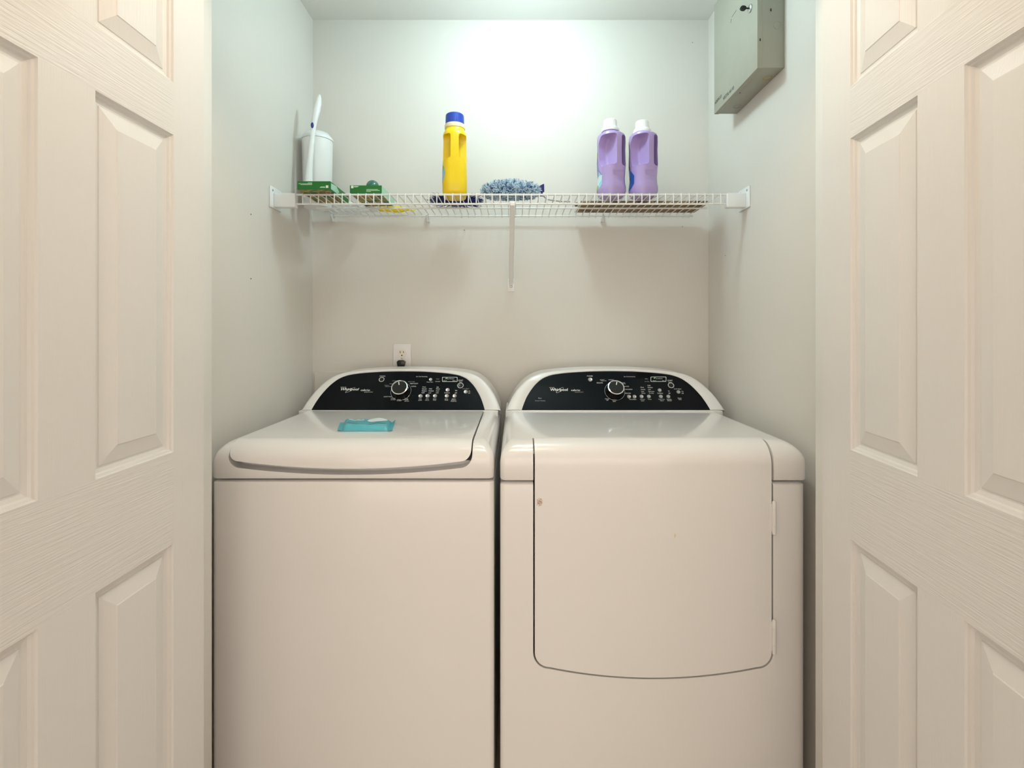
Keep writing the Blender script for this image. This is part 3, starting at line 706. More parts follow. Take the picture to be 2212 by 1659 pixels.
for a, b in (((1591, 22), (1581, 37)), ((1580, 41), (1578.5, 50))):
    p, q = alarm_face(*a), alarm_face(*b); bm = bmesh.new(); tube(bm, [p+Vector((-0.0002, 0, 0)), q+Vector((-0.0002, 0, 0))], 0.0005, 5); obj('scratch', bm, 'print_black', dcv)
# lettering at the foot of the door: runs from the deep end towards the room
for (x0, y0), (x1, y1), body, hh in (((1545, 222), (1558, 208), 'ADEMCO', 0.0105), ((1563.5, 212), (1584, 191), 'VISTA 4110', 0.012)):
    p, q = alarm_face(x0, y0), alarm_face(x1, y1)
    c = (p+q)/2; c.z = (p.z+q.z)/2
    text(dcv, body, basis(c+Vector((-0.0006, 0, 0)), (0, -1, 0), (0, 0, 1)), abs(p.y-q.y)*1.15, hh, 'print_black', 'lettering')
# knock-outs; slots are solid black pieces, the shade of a hole put into the colour
bm = bmesh.new(); kp = at(1679.5, 54, AY0); torus(bm, (kp.x, AY0+0.001, kp.z), 0.0105, 0.0009, (0, 1, 0), 28, 6); obj('knockout', bm, 'olive_metal', ab)
for px, py, h in ((1665.5, 21, 0.0035), (1642, 86, 0.0035)):
    p = at(px, py, AY0); obj('slot', B(p.x-0.0014, p.x+0.0014, AY0-0.0003, AY0+0.002, p.z-h, p.z+h), 'black_plastic', ab, smooth=None)
def alarm_under(px, py):
    Y = (AZ0-EYE)*F/(CY-py); return at(px, py, Y)
for px, py in ((1590.5, 203.5), (1598.5, 201)):
    p = alarm_under(px, py); bm = bmesh.new(); lathe(bm, [(0.0024, 0), (0.0022, 0.0006)], (p.x, p.y, AZ0+0.0008), 12, (0, 0, -1)); obj('slot', bm, 'black_plastic', ab)
for px, py, m in ((1593, 231, 'olive_metal'), (1658, 169, 'rust_edge')):
    p = alarm_under(px, py); bm = bmesh.new(); torus(bm, (p.x, p.y, AZ0+0.0008), 0.0115, 0.0014, (0, 0, 1), 28, 6); obj('knockout', bm, m, ab)

# ------------------------------------------------------------------ wire shelf
SY0, SYM, SYB = 1.640, 1.803, 1.930
DZ, LZ = 1.6625, 1.632         # deck rods, lip bottom
R1, R2 = 0.0032, 0.0019
SX0, SX1 = X(638, SY0), X(1571, SY0)
sh = thing('wire_shelf', (0, 1.8, LZ), 'long white coated wire shelf across the back wall', 'shelf')
def rod(name, pts, r, parent=sh, m='wire_white', n=8):
    bm = bmesh.new(); tube(bm, pts, r, n); return obj(name, bm, m, parent)
for y_, z_, e in ((SY0, DZ, 0), (SY0, LZ, 0), (SYM, DZ-0.005, 0.004), (SYB, DZ-0.004, 0.01)):
    rod('rail', [(SX0+e, y_, z_), (SX1-e, y_, z_)], R1 if y_ == SY0 else R1*0.95)
bm = bmesh.new()
tube(bm, [(0, SY0-0.003, LZ-0.002), (0, SY0-0.0035, DZ), (0, SY0-0.0022, DZ+0.0022), (0, SY0+0.002, DZ+0.0028), (0, SY0+0.02, DZ+0.0026), (0, SYB-0.006, DZ+0.0024), (0, SYB+0.003, DZ-0.002), (0, SYB+0.0045, DZ-0.010)], R2, 6)
wire_me = mesh_of(bm, 'wire'); wire_me.materials.append(MATS['wire_white'])
x0 = X(654.7, SY0); pitch = 17.01*SY0/F
k = 0
while x0+k*pitch < SX1-0.008:
    o_ = obj('wire', wire_me, None, sh, smooth=50); o_.location.x = x0+k*pitch; k += 1
DECK = DZ+0.0050
# end brackets on the side walls
for s, xw, xe, p0, p1 in ((1, XL, SX0, 605, 638), (-1, XR, SX1, 1572, 1601)):
    br = bevelled(B(min(xw, xw+s*0.005), max(xw, xw+s*0.005), SY0-0.032, SY0+0.045, Z(450, 1.63), Z(404, 1.63)), 0.002, 2)
    o_ = obj('end_bracket', br, 'plastic_white', sh)
    a_ = xw+s*0.0045; b_ = xe+s*0.004
    xx = sorted((a_, b_))
    obj('clamp_arm', bevelled(B(xx[0], xx[1], SY0-0.012, SY0+0.013, Z(447.5, 1.63), Z(417, 1.63)), 0.003, 3), 'plastic_white', o_, smooth=35)
    for dy in (-0.018, 0.028):
        bm = bmesh.new(); lathe(bm, [(0.0042, 0), (0.0042, 0.0008), (0.0025, 0.0022), (0.0001, 0.0024)], (xw+s*0.005, SY0+dy, Z(404, 1.63)-0.012), 14, (s, 0, 0)); obj('screw', bm, 'steel', o_)
# centre brace
bx = X(1107, SY0); bw = X(1104, YB)
top_, bot = Vector((bx, SY0+0.001, LZ-0.003)), Vector((bw, YB-0.006, Z(612, YB)))
bm = bmesh.new(); d = (bot-top_).normalized(); n_ = Vector((1, 0, 0)).cross(d).normalized()
path = [top_+Vector((0, -0.004, 0.010)), top_+Vector((0, -0.004, 0.0)), top_.lerp(bot, 0.03), top_.lerp(bot, 0.97), bot, bot+Vector((0, 0.004, -0.006))]
rings = []
for i, p in enumerate(path):
    rings.append([bm.verts.new(p+Vector((a*0.0085, 0, 0))+n_*b) for a, b in ((-1, 0.0022), (-0.9, -0.0018), (-0.75, -0.0035), (0.75, -0.0035), (0.9, -0.0018), (1, 0.0022))])
for a, b in zip(rings, rings[1:]):
    for i in range(6): bm.faces.new((a[i], a[(i+1) % 6], b[(i+1) % 6], b[i]))
bm.faces.new(rings[0]); bm.faces.new(rings[-1][::-1])
brace = obj('support_brace', bm, 'wire_white', sh, smooth=30)
fz0, fz1 = Z(630, YB), Z(602, YB)
obj('foot_plate', bevelled(B(bw-0.0135, bw+0.0135, YB-0.004, YB, fz0, fz1), 0.0012, 2), 'wire_white', brace)
bm = bmesh.new(); lathe(bm, [(0.0052, 0), (0.0052, 0.001), (0.0035, 0.0026), (0.0018, 0.0028), (0.0018, 0.0014), (0.0001, 0.0014)], (bw, YB-0.004, Z(619, YB)), 18, (0, -1, 0), mi=None); obj('screw', bm, 'steel', brace)
# wall clips under the back rail
for px in (718, 923, 1303):
    x_ = X(px, SYB); bm = bmesh.new()
    box(bm, x_-0.006, x_+0.006, SYB+0.008, YB, DZ-0.024, DZ+0.002)
    tube(bm, [(x_, SYB+0.008, DZ-0.020), (x_, SYB-0.002, DZ-0.0115), (x_, SYB-0.0065, DZ-0.006), (x_, SYB-0.006, DZ+0.001)], 0.0035, 8)
    c_ = obj('wall_clip', bevelled(bm, 0.0008, 1), 'plastic_white', sh)
    bm = bmesh.new(); lathe(bm, [(0.003, 0), (0.002, 0.0012)], (x_, SYB+0.008, DZ-0.001), 12, (0, -1, 0)); obj('screw', bm, 'steel', c_)

# ------------------------------------------------------------------ things on the shelf
# brush canister in the corner
cx_, cy_ = X(686, 1.838), 1.838
t = thing('brush_canister', (cx_, cy_, DECK), 'tall white plastic canister with a domed lid in the shelf corner', 'canister')
zt = Z(297, 1.80); zd = Z(281, 1.82)
bm = bmesh.new(); lathe(bm, [(0.047, 0), (0.049, 0.003), (0.0535, zt-DECK-0.002), (0.0535, zt-DECK)], (cx_, cy_, DECK), 44); obj('body', bm, 'plastic_white', t)
bm = bmesh.new(); hd = zd-zt
lathe(bm, [(0.0525, 0.0006), (0.0555, 0.001), (0.0555, 0.007), (0.0535, 0.0105), (0.040, hd*0.78), (0.022, hd*0.96), (0.0002, hd)], (cx_, cy_, zt), 44); obj('lid', bm, 'plastic_white', t, smooth=50)
# cleaning wand leaning on the canister
t = thing('cleaning_wand', at(668, 430, 1.77), 'white cleaning wand with a blade-like grip and blue button leaning on the canister', 'brush')
bm = bmesh.new()
P_ = [(665, 428, 1.768, 10), (666, 400, 1.769, 9), (668.5, 360, 1.771, 7), (672, 320, 1.774, 6), (675, 295, 1.776, 5.5), (677, 275, 1.778, 5.5), (680, 258, 1.780, 6.2), (684.5, 238, 1.784, 7.6), (688, 222, 1.788, 6.6), (689.5, 212, 1.790, 5), (690.3, 206, 1.791, 2.6), (690.5, 204, 1.7912, 0.6)]
tube(bm, [at(a, b, c-0.012) for a, b, c, r in P_], [r/F*c for a, b, c, r in P_], 16, flat=0.95); obj('handle', bm, 'plastic_white', t, smooth=60)
bm = bmesh.new(); bmesh.ops.create_uvsphere(bm, u_segments=16, v_segments=10, radius=1)
bp_ = at(674.6, 270.5, 1.7545); bmesh.ops.transform(bm, matrix=Matrix.Translation(bp_) @ Matrix.Diagonal((0.0052, 0.0035, 0.0102, 1)), verts=bm.verts); obj('button', bm, 'blue_plastic', t)
# storage bag boxes
def bag_box(x0, x1, y0, y1, h, label, side, sq):
    t = thing('storage_bag_box', ((x0+x1)/2, (y0+y1)/2, DECK), label, 'box', 'flat green cardboard boxes on the shelf')
    bm = B(x0, x1, y0, y1, DECK, DECK+h); bm.faces.ensure_lookup_table()
    o_ = obj('carton', bevelled(bm, 0.0006, 1), None, t, mats=['green_card', 'food_print', 'mint_card'], smooth=None)
    for p in o_.data.polygons:
        if p.normal.z < -0.9: p.material_index = 1
        elif p.normal.x > 0.9 and side == 'mint': p.material_index = 2
    # printed panel of the side, pale bars and the square mark of the front
    if side != 'mint':
        bm = bmesh.new(); e = 0.0004
        bm.faces.new([bm.verts.new((x1+e, y0+a*(y1-y0), DECK+b*h)) for a, b in ((0.02, 0.12), (0.34, 0.12), (0.46, 0.5), (0.30, 0.95), (0.02, 0.8))]); obj('side_print', bm, 'mint_card', t, smooth=None)
    bm = bmesh.new(); W_ = x1-x0; yy = y0-0.0004
    def bar(a0, a1, b, hh=0.06):
        bm.faces.new([bm.verts.new((x0+W_*p, yy, DECK+h*q)) for p, q in ((a0, b-hh/2), (a1, b-hh/2), (a1, b+hh/2), (a0, b+hh/2))])
    bars = [(0.32, 0.45, 0.80), (0.04, 0.45, 0.70), (0.10, 0.45, 0.60), (0.70, 0.84, 0.34), (0.68, 0.84, 0.26)] if sq > 0.5 else [(0.13, 0.28, 0.88), (0.13, 0.25, 0.80), (0.52, 0.88, 0.50), (0.52, 0.94, 0.38), (0.52, 0.66, 0.26)]
    for b_ in bars: bar(*b_)
    tag(obj('print_lines', bm, 'pale_print', t, smooth=None), kind='stuff')
    bm = bmesh.new(); bar(sq, sq+0.075, 0.36 if sq > 0.5 else 0.80, 0.30); obj('square_mark', bm, 'label_white', t, smooth=None)
bag_box(X(642, 1.60), X(714, 1.60), 1.600, 1.775, 0.0275, 'flat green cardboard box overhanging the shelf edge below the white canister', 'green', 0.86)
bag_box(X(755, 1.643), X(824, 1.643), 1.646, 1.818, 0.0275, 'flat green cardboard box with a pale mint side in front of the teal dome', 'mint', 0.04)
# teal domed dispenser
dx_, dy_ = X(805, 1.858), 1.858
t = thing('air_freshener', (dx_, dy_, DECK), 'small white air freshener with a glossy teal dome behind the green box', 'air freshener')
dtop = Z(388, 1.85)-DECK
bm = bmesh.new(); lathe(bm, [(0.019, 0), (0.021, 0.002), (0.0225, dtop-0.034), (0.0225, dtop-0.026)], (dx_, dy_, DECK), 32); obj('base', bm, 'plastic_white', t)
bm = bmesh.new(); lathe(bm, [(0.0232, dtop-0.027)]+[(0.0236*math.cos(a), dtop-0.0236+0.0236*math.sin(a)) for a in [PI/2*k/10 for k in range(11)]], (dx_, dy_, DECK), 32); obj('dome', bm, 'teal_dome', t)
# slotted swatter with yellow grip, lying along the wall
ty = 1.914
t = thing('fly_swatter', (X(790, ty), ty, DECK), 'white slotted plastic swatter with a yellow grip and hanging ring lying on the shelf', 'swatter')
bm = bmesh.new(); hx0, hx1 = X(694, ty), X(776, ty)
sl = lambda q: (1.934-0.030*q, DECK+0.0055+0.030*q)          # the head leans back against the wall
for i in range(5):
    y_, z_ = sl(i/4); tube(bm, [(hx0, y_, z_), (hx1-0.004-abs(i-2)*0.006, y_, z_)], 0.0030, 6)
for x_ in (hx0+0.002, hx0+0.05):
    tube(bm, [(x_, *sl(0)), (x_, *sl(1))], 0.0038, 6)
tube(bm, [(hx0, *sl(0)), (hx1-0.02, *sl(0.03)), (hx1, *sl(0.2)), (hx1+0.012, *sl(0.3)), (hx1, *sl(0.55)), (hx1-0.02, *sl(0.97)), (hx0, *sl(1))], 0.0042, 8)
obj('slotted_head', bm, 'plastic_white', t)
gx0, gx1 = X(819, ty), X(884, ty); zc_ = DECK+0.0130
bm = bmesh.new(); tube(bm, [(hx1+0.004, ty+0.008, DECK+0.0108), (gx0+0.004, ty, DECK+0.0110)], 0.0080, 12); obj('shaft', bm, 'plastic_white', t)
bm = bmesh.new(); L = gx1-gx0
tube(bm, [(gx0+L*k/12, ty, zc_) for k in range(13)], [0.0088, 0.0095, 0.0096, 0.0098, 0.0100, 0.0110, 0.0118, 0.0124, 0.0124, 0.0115, 0.0090, 0.0060, 0.0045], 14)
torus(bm, (gx1+0.0115, ty, zc_), 0.0108, 0.0024, (0, -0.7, 0.7), 24, 8); obj('grip', bm, 'yellow_grip', t)

# detergent bottles -------------------------------------------------
def rrect(w_, d_, r, n=6, y0=0.0):
    pts = []
    r = min(r, w_/2-1e-4, d_/2-1e-4)
    for sx, sy, a0 in ((1, 1, 0), (-1, 1, PI/2), (-1, -1, PI), (1, -1, 1.5*PI)):
        for k in range(n+1):
            a = a0+PI/2*k/n; pts.append((sx*(w_/2-r)+r*math.cos(a), y0+sy*(d_/2-r)+r*math.sin(a)))
    return pts
def loft(sections):
    """(z, width, depth, corner radius, y offset) sections -> closed mesh, handle side towards -y"""
    bm = bmesh.new(); rings = []
    for z_, w_, d_, r, yo in sections:
        rings.append([bm.verts.new((x_, y_, z_)) for x_, y_ in rrect(w_, d_, r, 6, yo)])
    for a, b in zip(rings, rings[1:]):
        n = len(a)
        for k in range(n): bm.faces.new((a[k], a[(k+1) % n], b[(k+1) % n], b[k]))
    bm.faces.new(rings[0][::-1]); bm.faces.new(rings[-1]); return bm
def side_x(secs, z_, y_):
    """half width of a lofted bottle at height z_ and local depth y_"""
    for a, b in zip(secs, secs[1:]):
        if a[0] <= z_ <= b[0]:
            t_ = (z_-a[0])/(b[0]-a[0]); w_, d_, r, yo = [a[k]+(b[k]-a[k])*t_ for k in range(1, 5)]
            e = abs(y_-yo)-(d_/2-r)
            return w_/2 if e <= 0 else w_/2-r+math.sqrt(max(r*r-e*e, 0))
    return 0
def fitted_label(secs, y0, y1, zlo, zhi, ny=12, nz=16):
    bm = bmesh.new(); g = []
    for i in range(ny+1):
        y_ = y0+(y1-y0)*i/ny; a, b = zlo(i/ny), zhi(i/ny)
        g.append([bm.verts.new((-side_x(secs, a+(b-a)*k/nz, y_)-0.0007, y_, a+(b-a)*k/nz)) for k in range(nz+1)])
    for p, q in zip(g, g[1:]):
        for k in range(nz): bm.faces.new((p[k], q[k], q[k+1], p[k+1]))
    return bm
def cutter(yz, x0, x1, r=0.008):
    bm = bmesh.new(); prism(bm, yz, 0, x0, x1); return bevelled(bm, r, 4)
def place(data, M, name, m, par, smooth=45, mats=None):
    if isinstance(data, bmesh.types.BMesh): data = mesh_of(data)
    data.transform(M); return obj(name, data, m, par, smooth=smooth, mats=mats)
def ribbed_cap(r0, r1, h, n=36, flange=None):
    bm = bmesh.new()
    if flange: lathe(bm, [(flange[0], 0), (flange[0]*1.01, flange[1]*0.5), (flange[0]*0.92, flange[1]), (r0*0.9, flange[1]+0.001)], (0, 0, 0), 36)
    z0 = flange[1] if flange else 0
    rings = []
    for z_, rr, rib in ((z0, r0, 1), (z0+(h-z0)*0.82, r1, 1), (z0+(h-z0)*0.93, r1*0.975, 0), (h, r1*0.90, 0)):
        rings.append([bm.verts.new((math.cos(2*PI*k/(2*n))*(rr-(0.0008*(k % 2) if rib else 0)), math.sin(2*PI*k/(2*n))*(rr-(0.0008*(k % 2) if rib else 0)), z_)) for k in range(2*n)])
    for a, b in zip(rings, rings[1:]):
        for k in range(2*n): bm.faces.new((a[k], a[(k+1) % (2*n)], b[(k+1) % (2*n)], b[k]))
    bm.faces.new(rings[-1]); bm.faces.new(rings[0][::-1])
    return bm
# yellow bottle
by = 1.704; H = Z(247, 1.70)-DECK; bx_ = X(981.5, 1.69)
M = Matrix.Translation((bx_, by, DECK)) @ Matrix.Rotation(math.radians(6), 4, 'Z')
t = thing('detergent_bottle', (bx_, by, DECK), 'bright yellow detergent bottle with a ribbed blue cap on the shelf', 'bottle')
secs = [(0, 0.066, 0.072, 0.022, 0), (0.004, 0.076, 0.084, 0.026, 0), (0.018, 0.0825, 0.094, 0.028, 0), (0.05, 0.0825, 0.094, 0.027, 0), (0.10, 0.081, 0.093, 0.027, 0), (0.15, 0.079, 0.092, 0.028, 0), (0.19, 0.0775, 0.090, 0.032, 0), (0.205, 0.0785, 0.090, 0.036, 0),
           (0.213, 0.0785, 0.088, 0.038, 0), (0.219, 0.074, 0.082, 0.036, 0), (0.226, 0.0665, 0.070, 0.033, 0), (0.233, 0.066, 0.066, 0.0325, 0), (H-0.040, 0.066, 0.066, 0.0325, 0)]
bd = loft(secs)
cuts = []
for s in (-1, 1):
    yz = [(-0.060, 0.128), (-0.012, 0.112), (-0.006, 0.126), (-0.004, 0.190), (-0.012, 0.206), (-0.060, 0.206)]
    c = cutter(yz, min(s*0.0135, s*0.07), max(s*0.0135, s*0.07), 0.007); cuts.append((c, 'DIFFERENCE'))
cuts.append((cutter([(-0.026, 0.135), (-0.010, 0.125), (-0.010, 0.195), (-0.026, 0.198)], -0.03, 0.03, 0.004), 'DIFFERENCE'))
place(boolean(bd, cuts), M, 'body', 'bottle_yellow', t, 40)
bm = bmesh.new(); lathe(bm, [(0.0320, H-0.051), (0.0345, H-0.050), (0.0350, H-0.040), (0.033, H-0.036), (0.030, H-0.035)], (0, 0, 0), 40); place(bm, M, 'neck_ring', 'ring_clear', t)
place(ribbed_cap(0.0318, 0.0312, 0.036), M @ Matrix.Translation((0, 0, H-0.037)), 'cap', 'cap_blue', t, 25)
el = lambda q: 0.034*math.sqrt(max(1-(2*q-1)**2, 0.0001))
bm = fitted_label(secs, -0.041, 0.012, lambda q: 0.074-el(q), lambda q: 0.074+el(q))
place(bm, M, 'label', 'label_pale', t, None)
# purple bottles
def purple(px, Yc, rot, topy, label, lab_mat):
    bx_ = X(px, Yc); H = Z(topy, Yc)-DECK
    M = Matrix.Translation((bx_, Yc, DECK)) @ Matrix.Rotation(math.radians(rot), 4, 'Z')
    t = thing('fabric_softener_bottle', (bx_, Yc, DECK), label, 'bottle', 'purple bottles on the shelf')
    secs = [(0, 0.070, 0.068, 0.026, 0), (0.004, 0.082, 0.080, 0.032, 0), (0.022, 0.090, 0.088, 0.034, 0), (0.034, 0.0905, 0.089, 0.036, 0), (0.045, 0.086, 0.084, 0.034, 0), (0.065, 0.085, 0.082, 0.034, 0), (0.085, 0.087, 0.085, 0.034, 0), (0.11, 0.0885, 0.088, 0.034, 0), (0.13, 0.087, 0.088, 0.034, 0), (0.16, 0.085, 0.088, 0.034, 0),
               (0.185, 0.088, 0.090, 0.036, 0), (0.203, 0.089, 0.090, 0.038, 0), (0.211, 0.086, 0.087, 0.038, 0.001), (0.2135, 0.078, 0.080, 0.034, 0.002), (0.2165, 0.074, 0.076, 0.033, 0.003), (0.219, 0.0575, 0.0575, 0.0285, 0.004), (H-0.040, 0.052, 0.052, 0.0258, 0.006)]
    bd = loft(secs)
    cuts = []
    for s in (-1, 1):
        yz = [(-0.066, 0.106), (-0.002, 0.096), (0.009, 0.120), (0.014, 0.178), (-0.002, 0.203), (-0.066, 0.206)]
        cuts.append((cutter(yz, *((-0.075, -0.0100) if s < 0 else (0.0100, 0.0345)), 0.0085), 'DIFFERENCE'))
    cuts.append((cutter([(-0.070, 0.046), (-0.0405, 0.046), (-0.0385, 0.066), (-0.0405, 0.086), (-0.070, 0.090)], -0.026, 0.026, 0.006), 'DIFFERENCE'))
    place(boolean(bd, cuts), M, 'body', 'bottle_purple', t, 40)
    place(ribbed_cap(0.0235, 0.0225, 0.040, flange=(0.0300, 0.013)), M @ Matrix.Translation((0, 0.006, H-0.040)), 'cap', 'cap_white', t, 25)
    ss = lambda q: q*q*(3-2*q)
    bm = fitted_label(secs, -0.008, 0.036, lambda q: 0.018+0.022*(1-q)**2, lambda q: 0.070+0.020*min(q/0.4, 1)+0.106*ss(min(max((q-0.52)/0.22, 0), 1)))
    place(bm, M, 'label', lab_mat, t, None)
purple(1320.5, 1.702, 26, 259, 'purple softener bottle with a white cap and pale blue label, nearer the fluffy duster', 'label_pale')
purple(1389.5, 1.702, 23, 262, 'purple softener bottle with a white cap and dark label, nearer the alarm box', 'label_dark')

# woven mat lying at the back of the shelf
my0, my1 = 1.775, 1.916; mx0, mx1 = X(1250, 1.83), X(1518, 1.83)
t = thing('woven_mat', ((mx0+mx1)/2, (my0+my1)/2, DECK), 'flat brown woven straw mat lying on the shelf behind the purple bottles', 'mat')
obj('weave', bevelled(B(mx0, mx1, my0, my1, DECK, DECK+0.010), 0.002, 2), 'woven_straw', t)
bm = bmesh.new(); box(bm, mx0-0.006, mx0-0.0002, my0, my1, DECK, DECK+0.008); obj('edging', bevelled(bm, 0.001, 1), 'label_white', t)
bm = bmesh.new(); box(bm, mx0-0.016, mx0-0.0062, 1.802, 1.824, DECK, DECK+0.012); obj('clip', bevelled(bm, 0.003, 2), 'black_plastic', t)

# navy scrub brush behind the yellow bottle
nx, ny = X(985, 1.81), 1.812
t = thing('scrub_brush', (nx, ny, DECK), 'round navy blue brush with spread bristles behind the yellow bottle', 'brush')
bm = bmesh.new(); lathe(bm, [(0.030, 0.004), (0.034, 0.010), (0.028, 0.022), (0.012, 0.028), (0.0002, 0.029)], (nx, ny, DECK), 28); obj('head', bm, 'navy', t)
bm = bmesh.new(); rnd = random.Random(3)
for i in range(420):
    a = rnd.uniform(0, 2*PI); e = rnd.uniform(-0.08, 0.55); l_ = rnd.uniform(0.040, 0.058)
    ex = 1.5 if abs(math.cos(a)) > 0.6 else 1.0
    d = Vector((math.cos(a)*math.cos(e), math.sin(a)*math.cos(e), max(math.sin(e), -0.02)))
    p = Vector((nx, ny, DECK+0.009))+Vector((math.cos(a), math.sin(a), 0))*0.026
    q = p+Vector((d.x*l_*ex, d.y*l_*0.95, d.z*l_))
    if math.sin(a) < -0.1 and abs(q.x-bx_) < 0.0 : continue
    if q.y < 1.757 and abs(q.x-X(981.5, 1.69)) < 0.050: continue
    if q.z < DECK+0.002: q.z = DECK+0.002
    mid = p.lerp(q, 0.5)+Vector((0, 0, 0.004))
    tube(bm, [p, mid, q], [0.0018, 0.0014, 0.0004], 4)
b_ = obj('bristles', bm, 'navy', t, smooth=None); tag(b_, kind='stuff')

# fluffy duster
fx, fy = X(1103, 1.705), 1.712
t = thing('fluffy_duster', (fx, fy, DECK), 'fluffy pale blue microfibre duster lying on the shelf beside the yellow bottle', 'duster')
bm = bmesh.new(); bmesh.ops.create_uvsphere(bm, u_segments=24, v_segments=12, radius=1)
bmesh.ops.transform(bm, matrix=Matrix.Translation((fx, fy, DECK+0.026)) @ Matrix.Diagonal((0.088, 0.036, 0.023, 1)), verts=bm.verts); obj('core', bm, 'fluff_blue', t)
bm = bmesh.new(); rnd = random.Random(11)
def bump_(u): return 1+0.10*math.sin(u*9+1)+0.06*math.sin(u*17)
for i in range(2300):
    a = rnd.uniform(0, 2*PI); z_ = rnd.uniform(-1, 1); s_ = math.sqrt(1-z_*z_)
    d = Vector((s_*math.cos(a), s_*math.sin(a), z_))
    p = Vector((fx+d.x*0.090, fy+d.y*0.037, DECK+0.026+d.z*0.024*bump_(d.x)))
    pts = [p]; dd_ = Vector((d.x*0.6, d.y, d.z*1.2)).normalized()
    for k in range(4):
        dd_ = (dd_+Vector((rnd.uniform(-1, 1), rnd.uniform(-1, 1), rnd.uniform(-1, 1)))*0.75).normalized()
        q = pts[-1]+dd_*rnd.uniform(0.0035, 0.0062); q.z = max(q.z, DECK+0.0016); q.y = max(q.y, SY0+0.008); pts.append(q)
    m_ = 0 if rnd.random() < 0.66 else (1 if rnd.random() < 0.65 else 2)
    tube(bm, pts, [0.0012, 0.0011, 0.0010, 0.0009, 0.0004], 4, mi=m_)
b_ = obj('fluff', bm, None, t, mats=['fluff_pale', 'fluff_blue', 'fluff_navy'], smooth=None); tag(b_, kind='stuff')
bm = bmesh.new(); e0 = at(1170, 405, 1.73)
o_ = [(e0.x-0.010, e0.z-0.014), (e0.x+0.009, e0.z-0.016), (e0.x+0.0085, e0.z+0.011), (e0.x+0.004, e0.z+0.010), (e0.x-0.010, e0.z+0.002)]
prism(bm, o_, 1, 1.722, 1.734)
box(bm, fx+0.07, e0.x+0.004, 1.722, 1.734, DECK+0.014, e0.z-0.012); obj('end_cap', bevelled(bm, 0.001, 1), 'navy', t)
bm = bmesh.new(); tube(bm, [(e0.x+0.002, 1.728, DECK+0.018), (X(1182, 1.74), 1.74, DECK+0.0052), (X(1212, 1.765), 1.765, DECK+0.0048), (X(1232, 1.765), 1.765, DECK+0.0048)], 0.0024, 8); obj('handle', bm, 'grey_rod', t)

# ------------------------------------------------------------------ wipes packet on the washer lid
zl = TOPZ+0.004
pk = thing('wipes_packet', at(787, 920, 1.43), 'small teal packet of wet wipes lying on the washing machine lid', 'packet')
fl, fr = X(737, 1.36), X(838, 1.36); bl, brx = X(744, 1.495), X(848, 1.495)
y0, y1 = Z(0, 0) and 1.365, 1.490
bm = bmesh.new(); nu, nv = 22, 14; top = []; botm = []
rnd = random.Random(5)
def plan(u, v):
    xa = fl+(fr-fl)*u; xb = bl+(brx-bl)*u
    return xa+(xb-xa)*v, y0+(y1-y0)*v
def hgt(u, v):
    e = min(1, min(u, 1-u)/0.10); f = min(1, min(v, 1-v)/0.16)
    e = math.sin(e*PI/2)**0.8; f = math.sin(f*PI/2)**0.7
    return 0.0135*e*f*(1+0.10*math.sin(u*7+v*3)+0.06*math.sin(u*19)) + (0.006*max(0, v-0.7)*(1-u)*2)*e*f
for j in range(nv+1):
    r0, r1 = [], []
    for i in range(nu+1):
        x_, y_ = plan(i/nu, j/nv); r0.append(bm.verts.new((x_, y_, zl+0.0012+hgt(i/nu, j/nv)))); r1.append(bm.verts.new((x_, y_, zl+0.0004)))
    top.append(r0); botm.append(r1)
for j in range(nv):
    for i in range(nu):
        bm.faces.new((top[j][i], top[j][i+1], top[j+1][i+1], top[j+1][i])); bm.faces.new((botm[j][i], botm[j+1][i], botm[j+1][i+1], botm[j][i+1]))
for j in range(nv):
    for i in (0, nu): bm.faces.new((top[j][i], top[j+1][i], botm[j+1][i], botm[j][i]))
for i in range(nu):
    for j in (0, nv): bm.faces.new((top[j][i], top[j][i+1], botm[j][i+1], botm[j][i]))
pouch = obj('pouch', bm, 'packet_teal', pk, smooth=60)
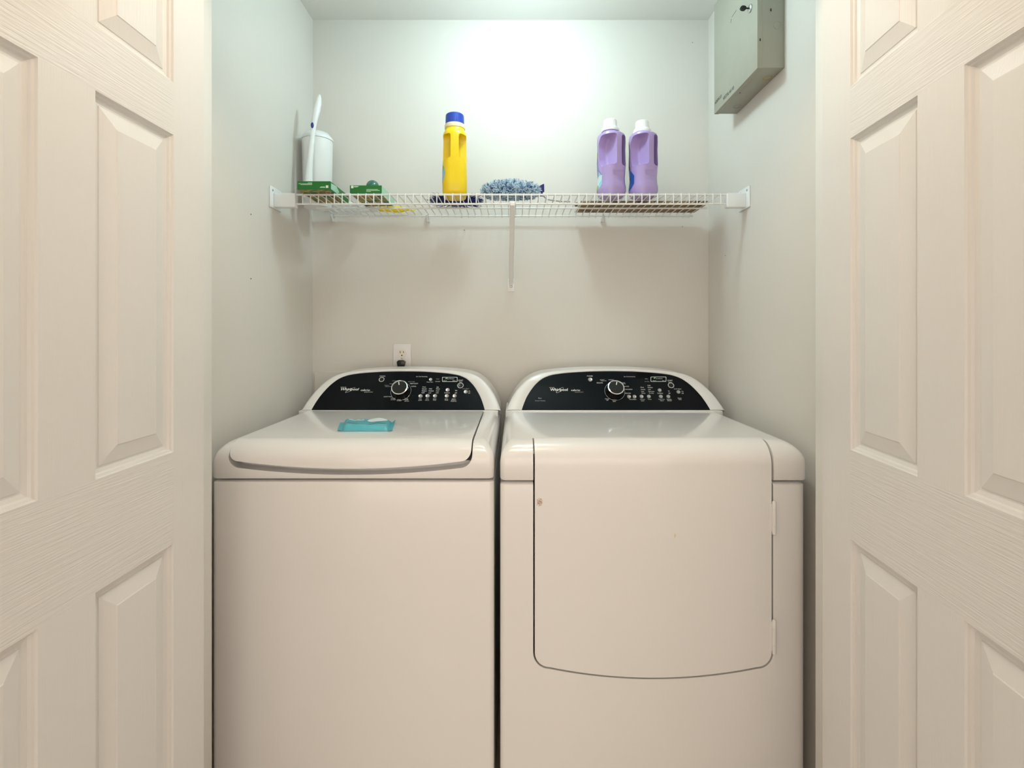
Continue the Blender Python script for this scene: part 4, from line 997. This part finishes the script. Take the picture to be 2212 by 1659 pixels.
for s in (0, 1):           # crimped end seals
    bm = bmesh.new(); g = []
    for j in range(13):
        x_, y_ = plan(s, j/12); sg = 1 if s else -1; zz = 0.001+(0.006*(j/12)+0.003 if s else 0.003*(1-j/12))
        g.append([bm.verts.new((x_+sg*d_, y_, zl+0.0007+zz*(d_/0.011)+th_+0.0005*(j % 2))) for d_, th_ in ((-0.002, 0), (0.011, 0), (0.011, 0.0007), (-0.002, 0.0007))])
    for a, b in zip(g, g[1:]):
        for i in range(4): bm.faces.new((a[i], a[(i+1) % 4], b[(i+1) % 4], b[i]))
    bm.faces.new(g[0]); bm.faces.new(g[-1][::-1]); obj('end_seal', bm, 'packet_teal', pk, smooth=None)
def on_top(u, v, lift=0.0006):
    x_, y_ = plan(u, v); return Vector((x_, y_, zl+0.0012+hgt(u, v)+lift))
bm = bmesh.new(); c_ = bm.verts.new(on_top(0.72, 0.66, 0.0010)); R_ = [bm.verts.new(on_top(0.72+0.21*math.cos(a), 0.66+0.20*math.sin(a), 0.0010)) for a in [2*PI*k/28 for k in range(28)]]
for k in range(28): bm.faces.new((c_, R_[k], R_[(k+1) % 28]))
obj('seal_flap', bm, 'packet_label', pk)
bm = bmesh.new()
for k in range(14):
    a, b = k/14, (k+0.75)/14; v_ = 0.72+0.03*math.sin(k)
    bm.faces.new([bm.verts.new(on_top(0.12+0.32*p, q, 0.0010)) for p, q in ((a, v_-0.07), (b, v_-0.07), (b, v_+0.05), (a, v_+0.05))])
obj('print_band', bm, 'packet_label', pk, smooth=None)
bm = bmesh.new(); rnd = random.Random(2)
for u0, u1 in ((0.10, 0.30), (0.56, 0.92)):
    u_c = u0
    while u_c < u1:
        wd = rnd.uniform(0.010, 0.03)
        bm.faces.new([bm.verts.new(on_top(p, q, 0.0010)) for p, q in ((u_c, 0.28), (u_c+wd, 0.28), (u_c+wd, 0.33), (u_c, 0.33))]); u_c += wd+0.008
tag(obj('print_lines', bm, 'packet_print', pk, smooth=None), kind='stuff')

flush_texts()
